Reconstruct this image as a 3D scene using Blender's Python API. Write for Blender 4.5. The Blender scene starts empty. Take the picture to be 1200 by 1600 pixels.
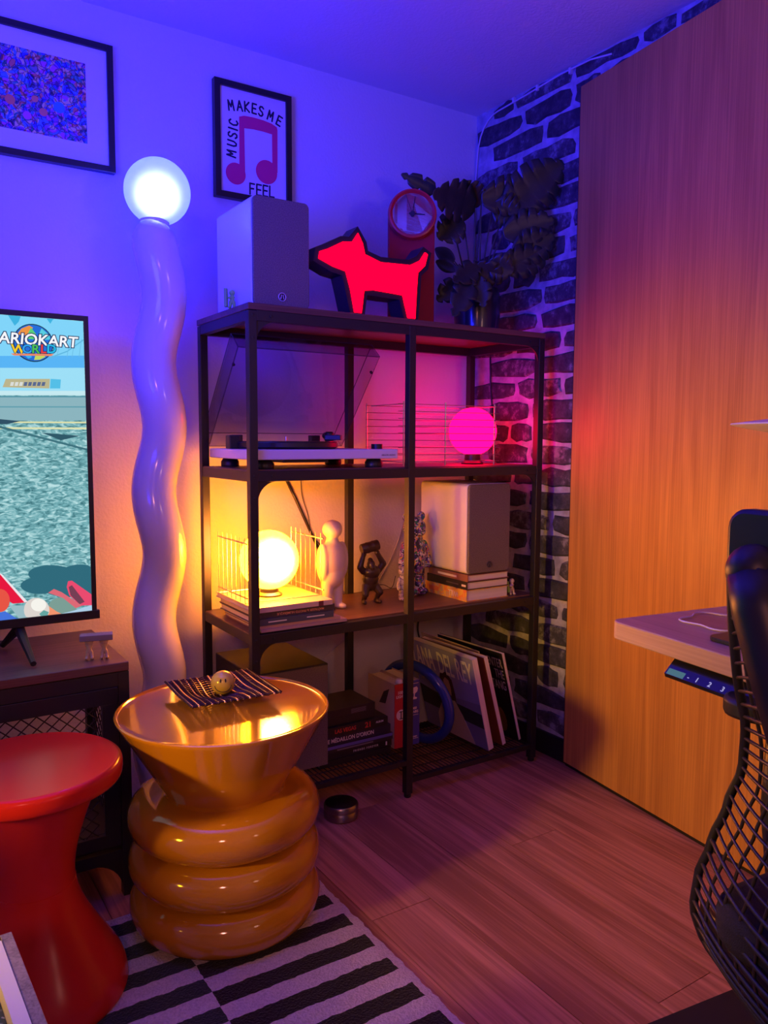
import bpy, bmesh, math, random
from mathutils import Vector, Matrix, Euler

# ------------------------------------------------------------------ camera, light, exposure
sc = bpy.context.scene
COL = sc.collection
PI = math.pi
CAM_C = Vector((-0.7744, -1.79343, 1.03262))
CAM_R = Vector((0.83870587, -0.54456649, 0.00445076))
CAM_U = Vector((0.04628477, 0.07942323, 0.99576587))
CAM_F = Vector((0.54261422, 0.83494868, -0.09181786))
CAM_FPX = 1228.94
cd = bpy.data.cameras.new('camera')
cd.sensor_fit = 'VERTICAL'; cd.sensor_height = 24.0; cd.sensor_width = 18.0
cd.lens = CAM_FPX / 1600.0 * 24.0
cd.clip_start = 0.02
cam = bpy.data.objects.new('camera', cd); COL.objects.link(cam)
m = Matrix.Identity(4)
for i in range(3):
    m[i][0] = CAM_R[i]; m[i][1] = CAM_U[i]; m[i][2] = -CAM_F[i]; m[i][3] = CAM_C[i]
cam.matrix_world = m
sc.camera = cam

w = bpy.data.worlds.new('world'); sc.world = w; w.use_nodes = True
w.node_tree.nodes['Background'].inputs[0].default_value = (0.02, 0.015, 0.05, 1)
w.node_tree.nodes['Background'].inputs[1].default_value = 0.3

def added_lamp(name, loc, col, power, radius):
    l = bpy.data.lights.new(name, 'POINT'); l.color = col; l.energy = power; l.shadow_soft_size = radius
    o = bpy.data.objects.new(name, l); COL.objects.link(o); o.location = loc
    return o
def added_spot(name, loc, target, col, power, radius, full_angle, blend):
    l = bpy.data.lights.new(name, 'SPOT'); l.color = col; l.energy = power; l.shadow_soft_size = radius
    l.spot_size = math.radians(full_angle); l.spot_blend = blend
    o = bpy.data.objects.new(name, l); COL.objects.link(o); o.location = loc
    o.rotation_euler = (Vector(target)-Vector(loc)).to_track_quat('-Z', 'Y').to_euler()
    return o
# coloured lights added for brightness, left of the frame and behind the camera
added_spot('added_blue_spot', (-1.15, -0.85, 1.35), (0.34, 0.16, 2.60), (0.015, 0.017, 1.0), 250, 0.30, 112, 0.85)  # added blue light, aimed up at the upper walls and ceiling
added_spot('added_orange_spot', (-1.7, -0.72, 0.86), (1.0, -0.60, 0.50), (1.0, 0.50, 0.01), 130, 0.07, 46, 0.9)  # added orange light to brighten the panel and floor
added_lamp('added_pink_light', (0.30, -2.5, 1.35), (1.0, 0.48, 0.40), 8, 0.12)  # added pink light to lift the bricks, grilles and upper right
added_spot('added_rose_spot', (-1.3, -2.6, 1.55), (0.0, -0.5, 0.1), (1.0, 0.34, 0.28), 28, 0.12, 72, 0.8)  # added rose light to lift the floor and rug
EM_BLUE = (0.16, 0.22, 22.0)
EM_ORANGE = (47.0, 11.8, 0.08)
EM_PINK = (15.0, 0.006, 0.46)
EM_RED = (4.5, 0.0, 0.06)
sc.cycles.caustics_reflective = False; sc.cycles.caustics_refractive = False
sc.cycles.max_bounces = 8; sc.cycles.diffuse_bounces = 3; sc.cycles.glossy_bounces = 3; sc.cycles.transparent_max_bounces = 10
vs = sc.view_settings
vs.view_transform = 'Standard'; vs.look = 'None'; vs.gamma = 1.0; vs.exposure = 0.0
vs.use_curve_mapping = False

def _ray(u, v): return CAM_F + CAM_R * ((u - 600) / CAM_FPX) + CAM_U * ((800 - v) / CAM_FPX)
def pz(u, v, z):
    d = _ray(u, v); return CAM_C + d * ((z - CAM_C.z) / d.z)
def py(u, v, y):
    d = _ray(u, v); return CAM_C + d * ((y - CAM_C.y) / d.y)
def px(u, v, x):
    d = _ray(u, v); return CAM_C + d * ((x - CAM_C.x) / d.x)

# ------------------------------------------------------------------ helpers
rnd = random.Random(11)
class MB:
    def __init__(s): s.v = []; s.f = []
    def add(s, vs_, fs):
        n = len(s.v); s.v += [tuple(p) for p in vs_]; s.f += [tuple(i + n for i in f) for f in fs]; return s
    def box(s, x0, x1, y0, y1, z0, z1):
        return s.add([(x0,y0,z0),(x1,y0,z0),(x1,y1,z0),(x0,y1,z0),(x0,y0,z1),(x1,y0,z1),(x1,y1,z1),(x0,y1,z1)],
              [(3,2,1,0),(4,5,6,7),(0,1,5,4),(1,2,6,5),(2,3,7,6),(3,0,4,7)])
    def prism(s, poly, a0, a1, axis='y'):
        n = len(poly)
        def P(p, a):
            return {'y': (p[0], a, p[1]), 'x': (a, p[0], p[1]), 'z': (p[0], p[1], a)}[axis]
        vv = [P(p, a0) for p in poly] + [P(p, a1) for p in poly]
        ff = [tuple(range(n)), tuple(range(2*n-1, n-1, -1))] + [(i, n+i, n+(i+1) % n, (i+1) % n) for i in range(n)]
        return s.add(vv, ff)
    def lathe(s, prof, c=(0,0,0), seg=32, axis='z', cap=True):
        vv = []; ff = []; n = len(prof)
        for i in range(seg):
            a = 2*PI*i/seg
            for r, z in prof:
                p = (r*math.cos(a), r*math.sin(a), z)
                if axis == 'y': p = (p[0], -z, p[1])
                if axis == 'x': p = (z, p[0], p[1])
                vv.append((p[0]+c[0], p[1]+c[1], p[2]+c[2]))
        for i in range(seg):
            j = (i+1) % seg
            for k in range(n-1): ff.append((i*n+k, j*n+k, j*n+k+1, i*n+k+1))
        if cap:
            if prof[0][0] > 1e-6: ff.append(tuple(i*n for i in range(seg))[::-1])
            if prof[-1][0] > 1e-6: ff.append(tuple(i*n+n-1 for i in range(seg)))
        return s.add(vv, ff)
    def tube(s, pts, r, seg=8, closed=False):
        pts = [Vector(p) for p in pts]; n = len(pts)
        rr = r if isinstance(r, (list, tuple)) else [r]*n
        vv = []; ff = []; prev = None
        for i, p in enumerate(pts):
            a = pts[(i-1) % n] if (closed or i > 0) else p
            b = pts[(i+1) % n] if (closed or i < n-1) else p
            t = (b-a).normalized() if (b-a).length > 1e-9 else Vector((0,0,1))
            if prev is None:
                up = Vector((0,0,1)) if abs(t.z) < .9 else Vector((1,0,0))
                nx = t.cross(up).normalized()
            else:
                nx = (prev - t*prev.dot(t)).normalized()
            prev = nx; ny = t.cross(nx)
            for k in range(seg):
                q = 2*PI*k/seg
                vv.append(p + nx*(rr[i]*math.cos(q)) + ny*(rr[i]*math.sin(q)))
        for i in range(n if closed else n-1):
            j = (i+1) % n
            for k in range(seg):
                l = (k+1) % seg
                ff.append((i*seg+k, i*seg+l, j*seg+l, j*seg+k))
        if not closed:
            ff.append(tuple(range(seg))[::-1]); ff.append(tuple((n-1)*seg+k for k in range(seg)))
        return s.add(vv, ff)
    def ell(s, c, r, seg=20, rings=12, rot=None):
        if not isinstance(r, (tuple, list)): r = (r, r, r)
        M = rot.to_matrix() if rot else Matrix.Identity(3)
        vv = []; ff = []; c = Vector(c)
        vv.append(c + M @ Vector((0,0,-r[2])))
        for j in range(1, rings):
            t = -PI/2 + PI*j/rings
            for i in range(seg):
                a = 2*PI*i/seg
                vv.append(c + M @ Vector((r[0]*math.cos(t)*math.cos(a), r[1]*math.cos(t)*math.sin(a), r[2]*math.sin(t))))
        vv.append(c + M @ Vector((0,0,r[2])))
        L = len(vv)-1
        for i in range(seg):
            j = (i+1) % seg
            ff.append((0, 1+j, 1+i)); b = 1+(rings-2)*seg
            ff.append((b+i, b+j, L))
            for k in range(rings-2):
                a0 = 1+k*seg
                ff.append((a0+i, a0+j, a0+seg+j, a0+seg+i))
        return s.add(vv, ff)
    def cap(s, a, b, ra, rb, seg=14):
        # tapered capsule
        a = Vector(a); b = Vector(b); n = 5; pts = []; rs = []
        t = (b-a).normalized()
        for i in range(n): 
            q = PI/2*(1-i/n); pts.append(a - t*ra*math.sin(q)); rs.append(max(ra*math.cos(q), ra*.02))
        pts.append(a); rs.append(ra); pts.append(b); rs.append(rb)
        for i in range(1, n+1):
            q = PI/2*i/n; pts.append(b + t*rb*math.sin(q)); rs.append(max(rb*math.cos(q), rb*.02))
        return s.tube(pts, rs, seg)
    def mesh(s, name):
        me = bpy.data.meshes.new(name); me.from_pydata(s.v, [], s.f); me.validate(); 
        bm = bmesh.new(); bm.from_mesh(me); bmesh.ops.remove_doubles(bm, verts=bm.verts[:], dist=1e-6); bmesh.ops.recalc_face_normals(bm, faces=bm.faces[:]); bm.to_mesh(me); bm.free()
        return me
    def build(s, name, mt, parent=None, smooth=False, bevel=0.0, seg=2, remesh=0.0, smooth_it=0, loc=None, rot=None):
        o = bpy.data.objects.new(name, s.mesh(name)); COL.objects.link(o)
        if mt: o.data.materials.append(mt)
        if parent: o.parent = parent
        if loc is not None: o.location = loc
        if rot is not None: o.rotation_euler = rot
        if remesh:
            q = o.modifiers.new('remesh', 'REMESH'); q.mode = 'VOXEL'; q.voxel_size = remesh; q.use_smooth_shade = True
            if smooth_it:
                q = o.modifiers.new('smooth', 'SMOOTH'); q.iterations = smooth_it; q.factor = .5
        if bevel:
            q = o.modifiers.new('bevel', 'BEVEL'); q.width = bevel; q.segments = seg; q.limit_method = 'ANGLE'; q.angle_limit = math.radians(40)
        if smooth:
            for p in o.data.polygons: p.use_smooth = True
            if smooth != 'all':
                try: o.data.set_sharp_from_angle(angle=math.radians(38))
                except Exception: pass
        return o

def tag(o, label, cat=None, group=None, kind=None):
    o['label'] = label
    if cat: o['category'] = cat
    if group: o['group'] = group
    if kind: o['kind'] = kind
    return o
def thing(name, label, cat, loc=(0,0,0), rotz=0.0, group=None):
    o = bpy.data.objects.new(name, None); COL.objects.link(o); o.empty_display_size = .05
    o.location = loc; o.rotation_euler = (0, 0, rotz)
    return tag(o, label, cat, group)
def struct(o): o['kind'] = 'structure'; return o
def share(src, name, parent, loc=(0,0,0), rot=(0,0,0)):
    o = bpy.data.objects.new(name, src.data); COL.objects.link(o); o.parent = parent; o.location = loc; o.rotation_euler = rot
    for q in src.modifiers:
        n = o.modifiers.new(q.name, q.type)
        if q.type == 'BEVEL': n.width = q.width; n.segments = q.segments; n.limit_method = 'ANGLE'; n.angle_limit = q.angle_limit
    return o
def dup(root, loc, rotz=0.0):
    r = root.copy(); COL.objects.link(r); r.location = loc; r.rotation_euler = (0, 0, rotz)
    for ch in list(root.children):
        c = ch.copy(); COL.objects.link(c); c.parent = r
        for g in ch.children:
            d = g.copy(); COL.objects.link(d); d.parent = c
    return r
def text(name, s, size, mt, parent, loc, rot=(PI/2,0,0), bold=0.0, ax='CENTER', ay='CENTER', sx=1.0, shear=0.0, ext=.0003, space=1.0):
    c = bpy.data.curves.new(name, 'FONT'); c.body = s; c.size = size; c.align_x = ax; c.align_y = ay
    c.offset = bold*size; c.extrude = ext; c.shear = shear; c.resolution_u = 3; c.space_character = space
    t = bpy.data.objects.new(name, c); COL.objects.link(t)
    dg = bpy.context.evaluated_depsgraph_get()
    me = bpy.data.meshes.new_from_object(t.evaluated_get(dg)); COL.objects.unlink(t); bpy.data.objects.remove(t)
    o = bpy.data.objects.new(name, me); COL.objects.link(o); me.materials.clear(); me.materials.append(mt)
    o.parent = parent; o.location = loc; o.rotation_euler = rot; o.scale = (sx, 1, 1)
    return o
def rrect(x0, x1, z0, z1, r, n=5):
    pts = []
    for cx, cz, a0 in ((x1-r, z1-r, 0), (x0+r, z1-r, PI/2), (x0+r, z0+r, PI), (x1-r, z0+r, 1.5*PI)):
        for i in range(n+1):
            a = a0 + PI/2*i/n; pts.append((cx+r*math.cos(a), cz+r*math.sin(a)))
    return pts
def circ(cx, cz, r, n=32): return [(cx+r*math.cos(2*PI*i/n), cz+r*math.sin(2*PI*i/n)) for i in range(n)]

# ------------------------------------------------------------------ materials
def _new(name):
    mt = bpy.data.materials.new(name); mt.use_nodes = True
    nt = mt.node_tree; b = nt.nodes['Principled BSDF']
    return mt, nt, b
def setin(b, k, v):
    if k in b.inputs: b.inputs[k].default_value = v
def mat(name, col, rough=.5, metal=0.0, coat=0.0, var=0.0, vscale=20.0, bump=0.0, bscale=200.0, spec=.5, stretch=(1,1,1)):
    mt, nt, b = _new(name)
    b.inputs['Base Color'].default_value = (*col, 1); b.inputs['Roughness'].default_value = rough
    b.inputs['Metallic'].default_value = metal; setin(b, 'Coat Weight', coat); setin(b, 'Coat Roughness', .06); setin(b, 'Specular IOR Level', spec)
    N = nt.nodes; L = nt.links
    if var or bump:
        tc = N.new('ShaderNodeTexCoord'); mp = N.new('ShaderNodeMapping'); mp.inputs['Scale'].default_value = stretch
        L.new(tc.outputs['Object'], mp.inputs[0])
    if var:
        n = N.new('ShaderNodeTexNoise'); n.inputs['Scale'].default_value = vscale; n.inputs['Detail'].default_value = 5
        L.new(mp.outputs[0], n.inputs['Vector'])
        r = N.new('ShaderNodeValToRGB'); r.color_ramp.elements[0].position = .3; r.color_ramp.elements[1].position = .7
        r.color_ramp.elements[0].color = (*[max(0, c*(1-var)) for c in col], 1)
        r.color_ramp.elements[1].color = (*[min(1, c*(1+var)) for c in col], 1)
        L.new(n.outputs['Fac'], r.inputs[0]); L.new(r.outputs[0], b.inputs['Base Color'])
    if bump:
        n = N.new('ShaderNodeTexNoise'); n.inputs['Scale'].default_value = bscale; n.inputs['Detail'].default_value = 3
        L.new(mp.outputs[0], n.inputs['Vector'])
        bp = N.new('ShaderNodeBump'); bp.inputs['Strength'].default_value = bump; bp.inputs['Distance'].default_value = .004
        L.new(n.outputs['Fac'], bp.inputs['Height']); L.new(bp.outputs[0], b.inputs['Normal'])
    return mt
def emit(name, col, k=1.0):
    mt, nt, b = _new(name); nt.nodes.remove(b)
    e = nt.nodes.new('ShaderNodeEmission'); e.inputs[0].default_value = (*col, 1); e.inputs[1].default_value = k
    nt.links.new(e.outputs[0], nt.nodes['Material Output'].inputs[0]); return mt
def frosted(name, col, bulb_tint):
    # opal glass shell: glows by itself and scatters the bulb behind it forward
    mt, nt, b = _new(name); N = nt.nodes; L = nt.links; N.remove(b)
    e = N.new('ShaderNodeEmission'); e.inputs[0].default_value = (*col, 1)
    r = N.new('ShaderNodeBsdfRefraction'); r.inputs['Roughness'].default_value = .85; r.inputs['IOR'].default_value = 1.45; r.inputs[0].default_value = (*bulb_tint, 1)
    a = N.new('ShaderNodeAddShader'); L.new(e.outputs[0], a.inputs[0]); L.new(r.outputs[0], a.inputs[1]); L.new(a.outputs[0], N['Material Output'].inputs[0])
    return mt
def wood(name, dark, light, axis, rough=.45, scale=1.0, rand=.0, coat=0.0, fine=170.0):
    # straight grain along one axis; a per-piece tone when rand > 0
    mt, nt, b = _new(name); N = nt.nodes; L = nt.links
    tc = N.new('ShaderNodeTexCoord'); mp = N.new('ShaderNodeMapping')
    s = [fine*scale]*3; s['xyz'.index(axis)] = 2.2*scale
    mp.inputs['Scale'].default_value = s
    oi = N.new('ShaderNodeObjectInfo'); ad = N.new('ShaderNodeVectorMath'); ad.operation = 'ADD'
    cb = N.new('ShaderNodeCombineXYZ'); ml = N.new('ShaderNodeMath'); ml.operation = 'MULTIPLY'; ml.inputs[1].default_value = 37.0
    L.new(oi.outputs['Random'], ml.inputs[0])
    for i in range(3): L.new(ml.outputs[0], cb.inputs[i])
    L.new(tc.outputs['Object'], mp.inputs[0]); L.new(mp.outputs[0], ad.inputs[0]); L.new(cb.outputs[0], ad.inputs[1])
    n1 = N.new('ShaderNodeTexNoise'); n1.inputs['Scale'].default_value = 1.0; n1.inputs['Detail'].default_value = 4; n1.inputs['Distortion'].default_value = .6
    L.new(ad.outputs[0], n1.inputs['Vector'])
    mp2 = N.new('ShaderNodeMapping'); s2 = [14*scale]*3; s2['xyz'.index(axis)] = 1.4*scale; mp2.inputs['Scale'].default_value = s2
    L.new(tc.outputs['Object'], mp2.inputs[0]); ad2 = N.new('ShaderNodeVectorMath'); ad2.operation = 'ADD'
    L.new(mp2.outputs[0], ad2.inputs[0]); L.new(cb.outputs[0], ad2.inputs[1])
    n2 = N.new('ShaderNodeTexNoise'); n2.inputs['Scale'].default_value = 1.0; n2.inputs['Detail'].default_value = 6; n2.inputs['Distortion'].default_value = 1.2
    L.new(ad2.outputs[0], n2.inputs['Vector'])
    mx = N.new('ShaderNodeMath'); mx.operation = 'ADD'; L.new(n1.outputs['Fac'], mx.inputs[0]); L.new(n2.outputs['Fac'], mx.inputs[1])
    m2 = N.new('ShaderNodeMath'); m2.operation = 'MULTIPLY_ADD'; m2.inputs[1].default_value = .5; L.new(mx.outputs[0], m2.inputs[0])
    m3 = N.new('ShaderNodeMath'); m3.operation = 'MULTIPLY_ADD'; m3.inputs[1].default_value = rand; m3.inputs[2].default_value = -rand/2
    L.new(oi.outputs['Random'], m3.inputs[0]); L.new(m3.outputs[0], m2.inputs[2])
    r = N.new('ShaderNodeValToRGB'); r.color_ramp.elements[0].position = .38; r.color_ramp.elements[1].position = .62
    r.color_ramp.elements[0].color = (*dark, 1); r.color_ramp.elements[1].color = (*light, 1)
    L.new(m2.outputs[0], r.inputs[0]); L.new(r.outputs[0], b.inputs['Base Color'])
    bp = N.new('ShaderNodeBump'); bp.inputs['Strength'].default_value = .12; bp.inputs['Distance'].default_value = .002
    L.new(n1.outputs['Fac'], bp.inputs['Height']); L.new(bp.outputs[0], b.inputs['Normal'])
    b.inputs['Roughness'].default_value = rough; setin(b, 'Coat Weight', coat)
    return mt
def splatter(name, base, cols, scale=40.0, rough=.35, thr=.5):
    # paint splashes: several colours over a base
    mt, nt, b = _new(name); N = nt.nodes; L = nt.links
    tc = N.new('ShaderNodeTexCoord'); cur = None
    for i, c in enumerate(cols):
        mp = N.new('ShaderNodeMapping'); mp.inputs['Location'].default_value = (3.1*i, 7.7*i, 1.3*i); L.new(tc.outputs['Object'], mp.inputs[0])
        n = N.new('ShaderNodeTexNoise'); n.inputs['Scale'].default_value = scale*(1+.25*(i % 3)); n.inputs['Detail'].default_value = 2.5; n.inputs['Distortion'].default_value = 1.5
        L.new(mp.outputs[0], n.inputs['Vector'])
        r = N.new('ShaderNodeValToRGB'); r.color_ramp.elements[0].position = thr+.045; r.color_ramp.elements[1].position = thr+.06
        L.new(n.outputs['Fac'], r.inputs[0])
        mx = N.new('ShaderNodeMixRGB'); L.new(r.outputs[0], mx.inputs[0])
        if cur is None: mx.inputs[1].default_value = (*base, 1)
        else: L.new(cur, mx.inputs[1])
        mx.inputs[2].default_value = (*c, 1); cur = mx.outputs[0]
    L.new(cur, b.inputs['Base Color']); b.inputs['Roughness'].default_value = rough
    return mt
# ------------------------------------------------------------------ shared materials
YW, XW, ZC = 0.436, 1.055, 2.158
M_wall = mat('white_plaster', (.74,.73,.74), .85, bump=.35, bscale=130)
M_ceil = mat('white_ceiling_plaster', (.72,.71,.73), .9, bump=.35, bscale=130)
M_black = mat('black_metal', (.018,.016,.018), .42, bump=.05, bscale=900)
M_blackpl = mat('black_plastic', (.015,.015,.018), .38)
M_white = mat('white_lacquer', (.80,.79,.80), .38)
M_chrome = mat('chrome_wire', (.75,.74,.75), .22, metal=1.0)
M_paper = mat('paper_edges', (.78,.74,.70), .8, var=.12, vscale=6, stretch=(1,1,60))
M_board = wood('dark_shelf_wood', (.10,.045,.03), (.20,.095,.06), 'x', .4)
M_print_w = mat('white_print', (.82,.81,.80), .6)
M_print_k = mat('dark_print', (.012,.01,.03), .6)

# ------------------------------------------------------------------ the room
X0, Y0 = -2.3, -3.3
fl = struct(MB().box(X0, XW+.1, Y0, YW+.1, -.06, -.006).build('floor', mat('floor_gap', (.03,.02,.018), .8)))
M_plank = wood('laminate_plank', (.33,.135,.075), (.66,.31,.195), 'y', .42, rand=.16, fine=120)
PW = .1565; seams = {}
col = 0; x = .083 - PW*15
while x < XW:
    x1 = min(x+PW, XW+.02)
    k = round((x-.083)/PW)
    start = {0: -.435, 1: .02, 2: -.93, -1: .1, 3: -.36, 4: -.8}.get(k, -.9+((k*0.47) % 1.2))
    y = start - 1.25*math.ceil((start - Y0)/1.25)
    while y < YW:
        ya, yb = max(y, Y0), min(y+1.25, YW+.02)
        if yb-ya > .02:
            hw = (x1-x)/2-.0009; hl = (yb-ya)/2-.0009
            MB().box(-hw, hw, -hl, hl, -.006, 0).build('plank', M_plank, fl, loc=((x+x1)/2, (ya+yb)/2, rnd.uniform(-.0004, 0)))
        y += 1.25
    x += PW
wb = struct(MB().box(X0-.1, XW+.1, YW, YW+.1, 0, ZC+.1).build('wall_back', M_wall))
wl = struct(MB().box(X0-.1, X0, Y0, YW, 0, ZC+.1).build('wall_left', M_wall))
wf = struct(MB().box(X0-.1, XW+.1, Y0-.1, Y0, 0, ZC+.1).build('wall_front', M_wall))
ce = struct(MB().box(X0-.1, XW+.1, Y0-.1, YW+.1, ZC, ZC+.1).build('ceiling', M_ceil))
M_mortar = mat('pale_mortar', (.46,.45,.48), .9, var=.3, vscale=30, bump=.6, bscale=90)
wr = struct(MB().box(XW, XW+.1, Y0, YW, 0, ZC+.1).build('wall_right', M_mortar))
def brick_mat():
    mt, nt, b = _new('charcoal_brick'); N = nt.nodes; L = nt.links
    tc = N.new('ShaderNodeTexCoord'); oi = N.new('ShaderNodeObjectInfo')
    ad = N.new('ShaderNodeVectorMath'); ad.operation = 'ADD'; ml = N.new('ShaderNodeVectorMath'); ml.operation = 'SCALE'; ml.inputs['Scale'].default_value = 9.0
    L.new(oi.outputs['Random'], ml.inputs[0]); L.new(tc.outputs['Object'], ad.inputs[0]); L.new(ml.outputs[0], ad.inputs[1])
    n = N.new('ShaderNodeTexNoise'); n.inputs['Scale'].default_value = 26; n.inputs['Detail'].default_value = 7; n.inputs['Roughness'].default_value = .7
    L.new(ad.outputs[0], n.inputs['Vector'])
    m3 = N.new('ShaderNodeMath'); m3.operation = 'MULTIPLY_ADD'; m3.inputs[1].default_value = .16; m3.inputs[2].default_value = -.08
    L.new(oi.outputs['Random'], m3.inputs[0]); a2 = N.new('ShaderNodeMath'); L.new(n.outputs['Fac'], a2.inputs[0]); L.new(m3.outputs[0], a2.inputs[1])
    r = N.new('ShaderNodeValToRGB'); e = r.color_ramp.elements
    e[0].position = .36; e[0].color = (.032,.032,.038,1); e[1].position = .68; e[1].color = (.26,.255,.27,1)
    q = e.new(.55); q.color = (.075,.073,.082,1)
    L.new(a2.outputs[0], r.inputs[0]); L.new(r.outputs[0], b.inputs['Base Color']); b.inputs['Roughness'].default_value = .85
    bp = N.new('ShaderNodeBump'); bp.inputs['Strength'].default_value = .6; bp.inputs['Distance'].default_value = .004
    L.new(n.outputs['Fac'], bp.inputs['Height']); L.new(bp.outputs[0], b.inputs['Normal'])
    return mt
M_brick = brick_mat()
RB = .0725; BH = .060
z = .085; row = 0
while z < ZC-.01:
    y = YW - (.0 if row % 2 else .11) + .02
    while y > -1.0:
        ln = rnd.choice((.10, .20, .23, .24, .25))
        ya, yb = y-ln, min(y, YW-.002)
        zh = min(BH, ZC-.004-z)
        if yb-ya > .03 and zh > .015:
            cy, cz = (ya+yb)/2, z+zh/2; hy, hz = (yb-ya)/2, zh/2
            out = []
            for sy, sz in ((-1,-1),(-.5,-1),(0,-1),(.5,-1),(1,-1),(1,0),(1,1),(.5,1),(0,1),(-.5,1),(-1,1),(-1,0)):
                c = .74 if abs(sy) == 1 and abs(sz) == 1 else 1
                out.append((sy*hy*(.97 if c < 1 else 1)+rnd.uniform(-.006,.006), sz*hz*c+rnd.uniform(-.0058,.0050)))
            inn = [(a-(.006 if a > 0 else -.006), b-(.005 if b > 0 else -.005)) for a, b in out]
            n = len(out); d = rnd.uniform(.004, .0065)
            vv = [(0,a,b) for a, b in out] + [(-d,a,b) for a, b in inn]
            ff = [tuple(range(n,2*n))] + [(i, (i+1) % n, n+(i+1) % n, n+i) for i in range(n)]
            MB().add(vv, ff).build('brick', M_brick, wr, loc=(XW, cy, cz))
        y -= ln + rnd.uniform(.014, .02)
    z += RB; row += 1
bb = struct(MB().box(XW-.014, XW-.0005, -1.2, YW-.001, 0, .075).build('baseboard_right', mat('black_baseboard', (.012,.011,.014), .5), bevel=.003))

# cable pinned along the ceiling edge and down the corner
cab = thing('ceiling_cable', 'thin white cable running up the corner and along the brick wall top', 'cable', (XW-.008, YW-.008, 1.0))
pts = [(0,0,-.2),(0,0,.3),(0,0,.75),(0,0,.94),(0,-.008,1.02)]
for i in range(1, 7):
    a = PI/2*i/6; pts.append((0, -.01-.10*(1-math.cos(a)), 1.02+.115*math.sin(a)))
pts += [(0,-.25,1.14),(0,-.40,1.148),(0,-.52,1.145),(0,-.60,1.13)]
M_cable_w = mat('white_cable', (.7,.68,.7), .5)
MB().tube(pts, .0028, 6).build('cord', M_cable_w, cab, smooth='all')
for y in (-.19,-.30,-.44): MB().box(-.004,.007,y-.004,y+.004,1.135,1.152).build('clip', M_cable_w, cab)

# tall veneered panel standing in front of the brick wall
pan = thing('wardrobe_panel', 'tall wood veneer wardrobe panel in front of the brick wall', 'panel', (1.030, -.073, 0), -.1335)
M_ven = wood('oak_veneer', (.47,.20,.045), (.68,.325,.075), 'z', .45, scale=1.0, fine=260)
MB().box(0, .018, -1.9, 0, .012, 2.072).build('veneer_board', M_ven, pan, bevel=.0012)
MB().box(.0005, .0195, .0, .0022, .012, 2.072).build('edge_strip', mat('dark_edge', (.04,.02,.015), .5), pan)
MB().box(.006, .018, -1.9, -.003, .0, .012).build('plinth_strip', M_black, pan)
# ------------------------------------------------------------------ shelving unit
SW, SD, SH, Z2, Z3 = .98, .356, 1.36, .956, .544
PT = .022
sh = thing('shelving_unit', 'black metal shelving unit with three dark wood shelves in the corner', 'shelf', (0,0,0))
post0 = None
for x in (0, .4727, SW-PT):
    for y in (0, SD-PT):
        o = MB().box(0, PT, 0, PT, .012 if True else 0, SH-.018).build('post', M_black, sh, bevel=.0015, loc=(x, y, 0)) if post0 is None else share(post0, 'post', sh, (x, y, 0))
        post0 = post0 or o
        MB().lathe([(.009,0),(.0105,.002),(.0105,.014)], (0,0,0), 14).build('foot', M_blackpl, sh, loc=(x+PT/2, y+PT/2, 0))
for i, z in enumerate((SH, Z2, Z3)):
    t = .016
    if i == 0: MB().box(-.001, SW+.001, -.001, SD+.001, z-t, z).build('shelf_board', M_board, sh, bevel=.0015)
    else: MB().box(.002, SW-.002, .0235, SD-.0235, z-t, z).build('shelf_board', M_board, sh, bevel=.0015)
    zt = z-t if i == 0 else z-.003
    zb = zt-.026
    for y0 in (0.0, SD-PT):
        MB().box(PT, SW-PT, y0+.001, y0+PT-.001, zb, zt).build('beam', M_black, sh, bevel=.001)
    for x0 in (0.0, SW-PT):
        MB().box(x0+.001, x0+PT-.001, PT, SD-PT, zb, zt).build('beam', M_black, sh, bevel=.001)
    # curved gusset plates in the front corners
    R = .052
    for sx in (0, 1):
        arc = [(PT, zb), (PT+R, zb)]
        for k in range(1, 11):
            a = PI/2*k/10; arc.append((PT+R-R*math.sin(a), zb-R+R*math.cos(a)))
        if sx: arc = [(SW-p[0], p[1]) for p in arc][::-1]
        MB().prism(arc, .004, .010, 'y').build('gusset', M_black, sh)
        for q in ((PT*.5, zb+.013),(PT+R*.72, zb+.013),(PT*.5, zb-R*.8)):
            MB().lathe([(.0001,.002),(.0035,.0015),(.0038,0)], (SW-q[0] if sx else q[0], 0, q[1]), 10, 'y').build('bolt', M_blackpl, sh)
# lower wire shelves
for x0, x1, z in ((.0+PT, .4727, .115), (.4727+PT, SW-PT, .06)):
    for y0 in (.001, SD-PT+.001):
        MB().box(x0, x1, y0, y0+.016, z-.016, z-.002).build('beam', M_black, sh)
    g = MB()
    n = int((x1-x0)/.014)
    for k in range(n+1):
        xx = x0+.002+(x1-x0-.004)*k/n; g.tube([(xx,.004,z-.0015),(xx,SD-.004,z-.0015)], .0015, 5)
    for k in range(7):
        yy = .01+(SD-.02)*k/6; g.tube([(x0,yy,z-.004),(x1,yy,z-.004)], .0018, 5)
    o = g.build('wire_shelf', M_black, sh); o['kind'] = 'stuff'
# ------------------------------------------------------------------ floor furniture (largest first)
def profile_smooth(pts, n=6):
    # Catmull-Rom through (r,z) points
    out = []
    P = [pts[0]] + list(pts) + [pts[-1]]
    for i in range(1, len(P)-2):
        for k in range(n):
            t = k/n
            out.append(tuple(.5*((2*P[i][j]) + (P[i+1][j]-P[i-1][j])*t + (2*P[i-1][j]-5*P[i][j]+4*P[i+1][j]-P[i+2][j])*t*t + (3*P[i][j]-P[i-1][j]-3*P[i+1][j]+P[i+2][j])*t**3) for j in (0,1)))
    out.append(tuple(pts[-1])); return out

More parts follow.
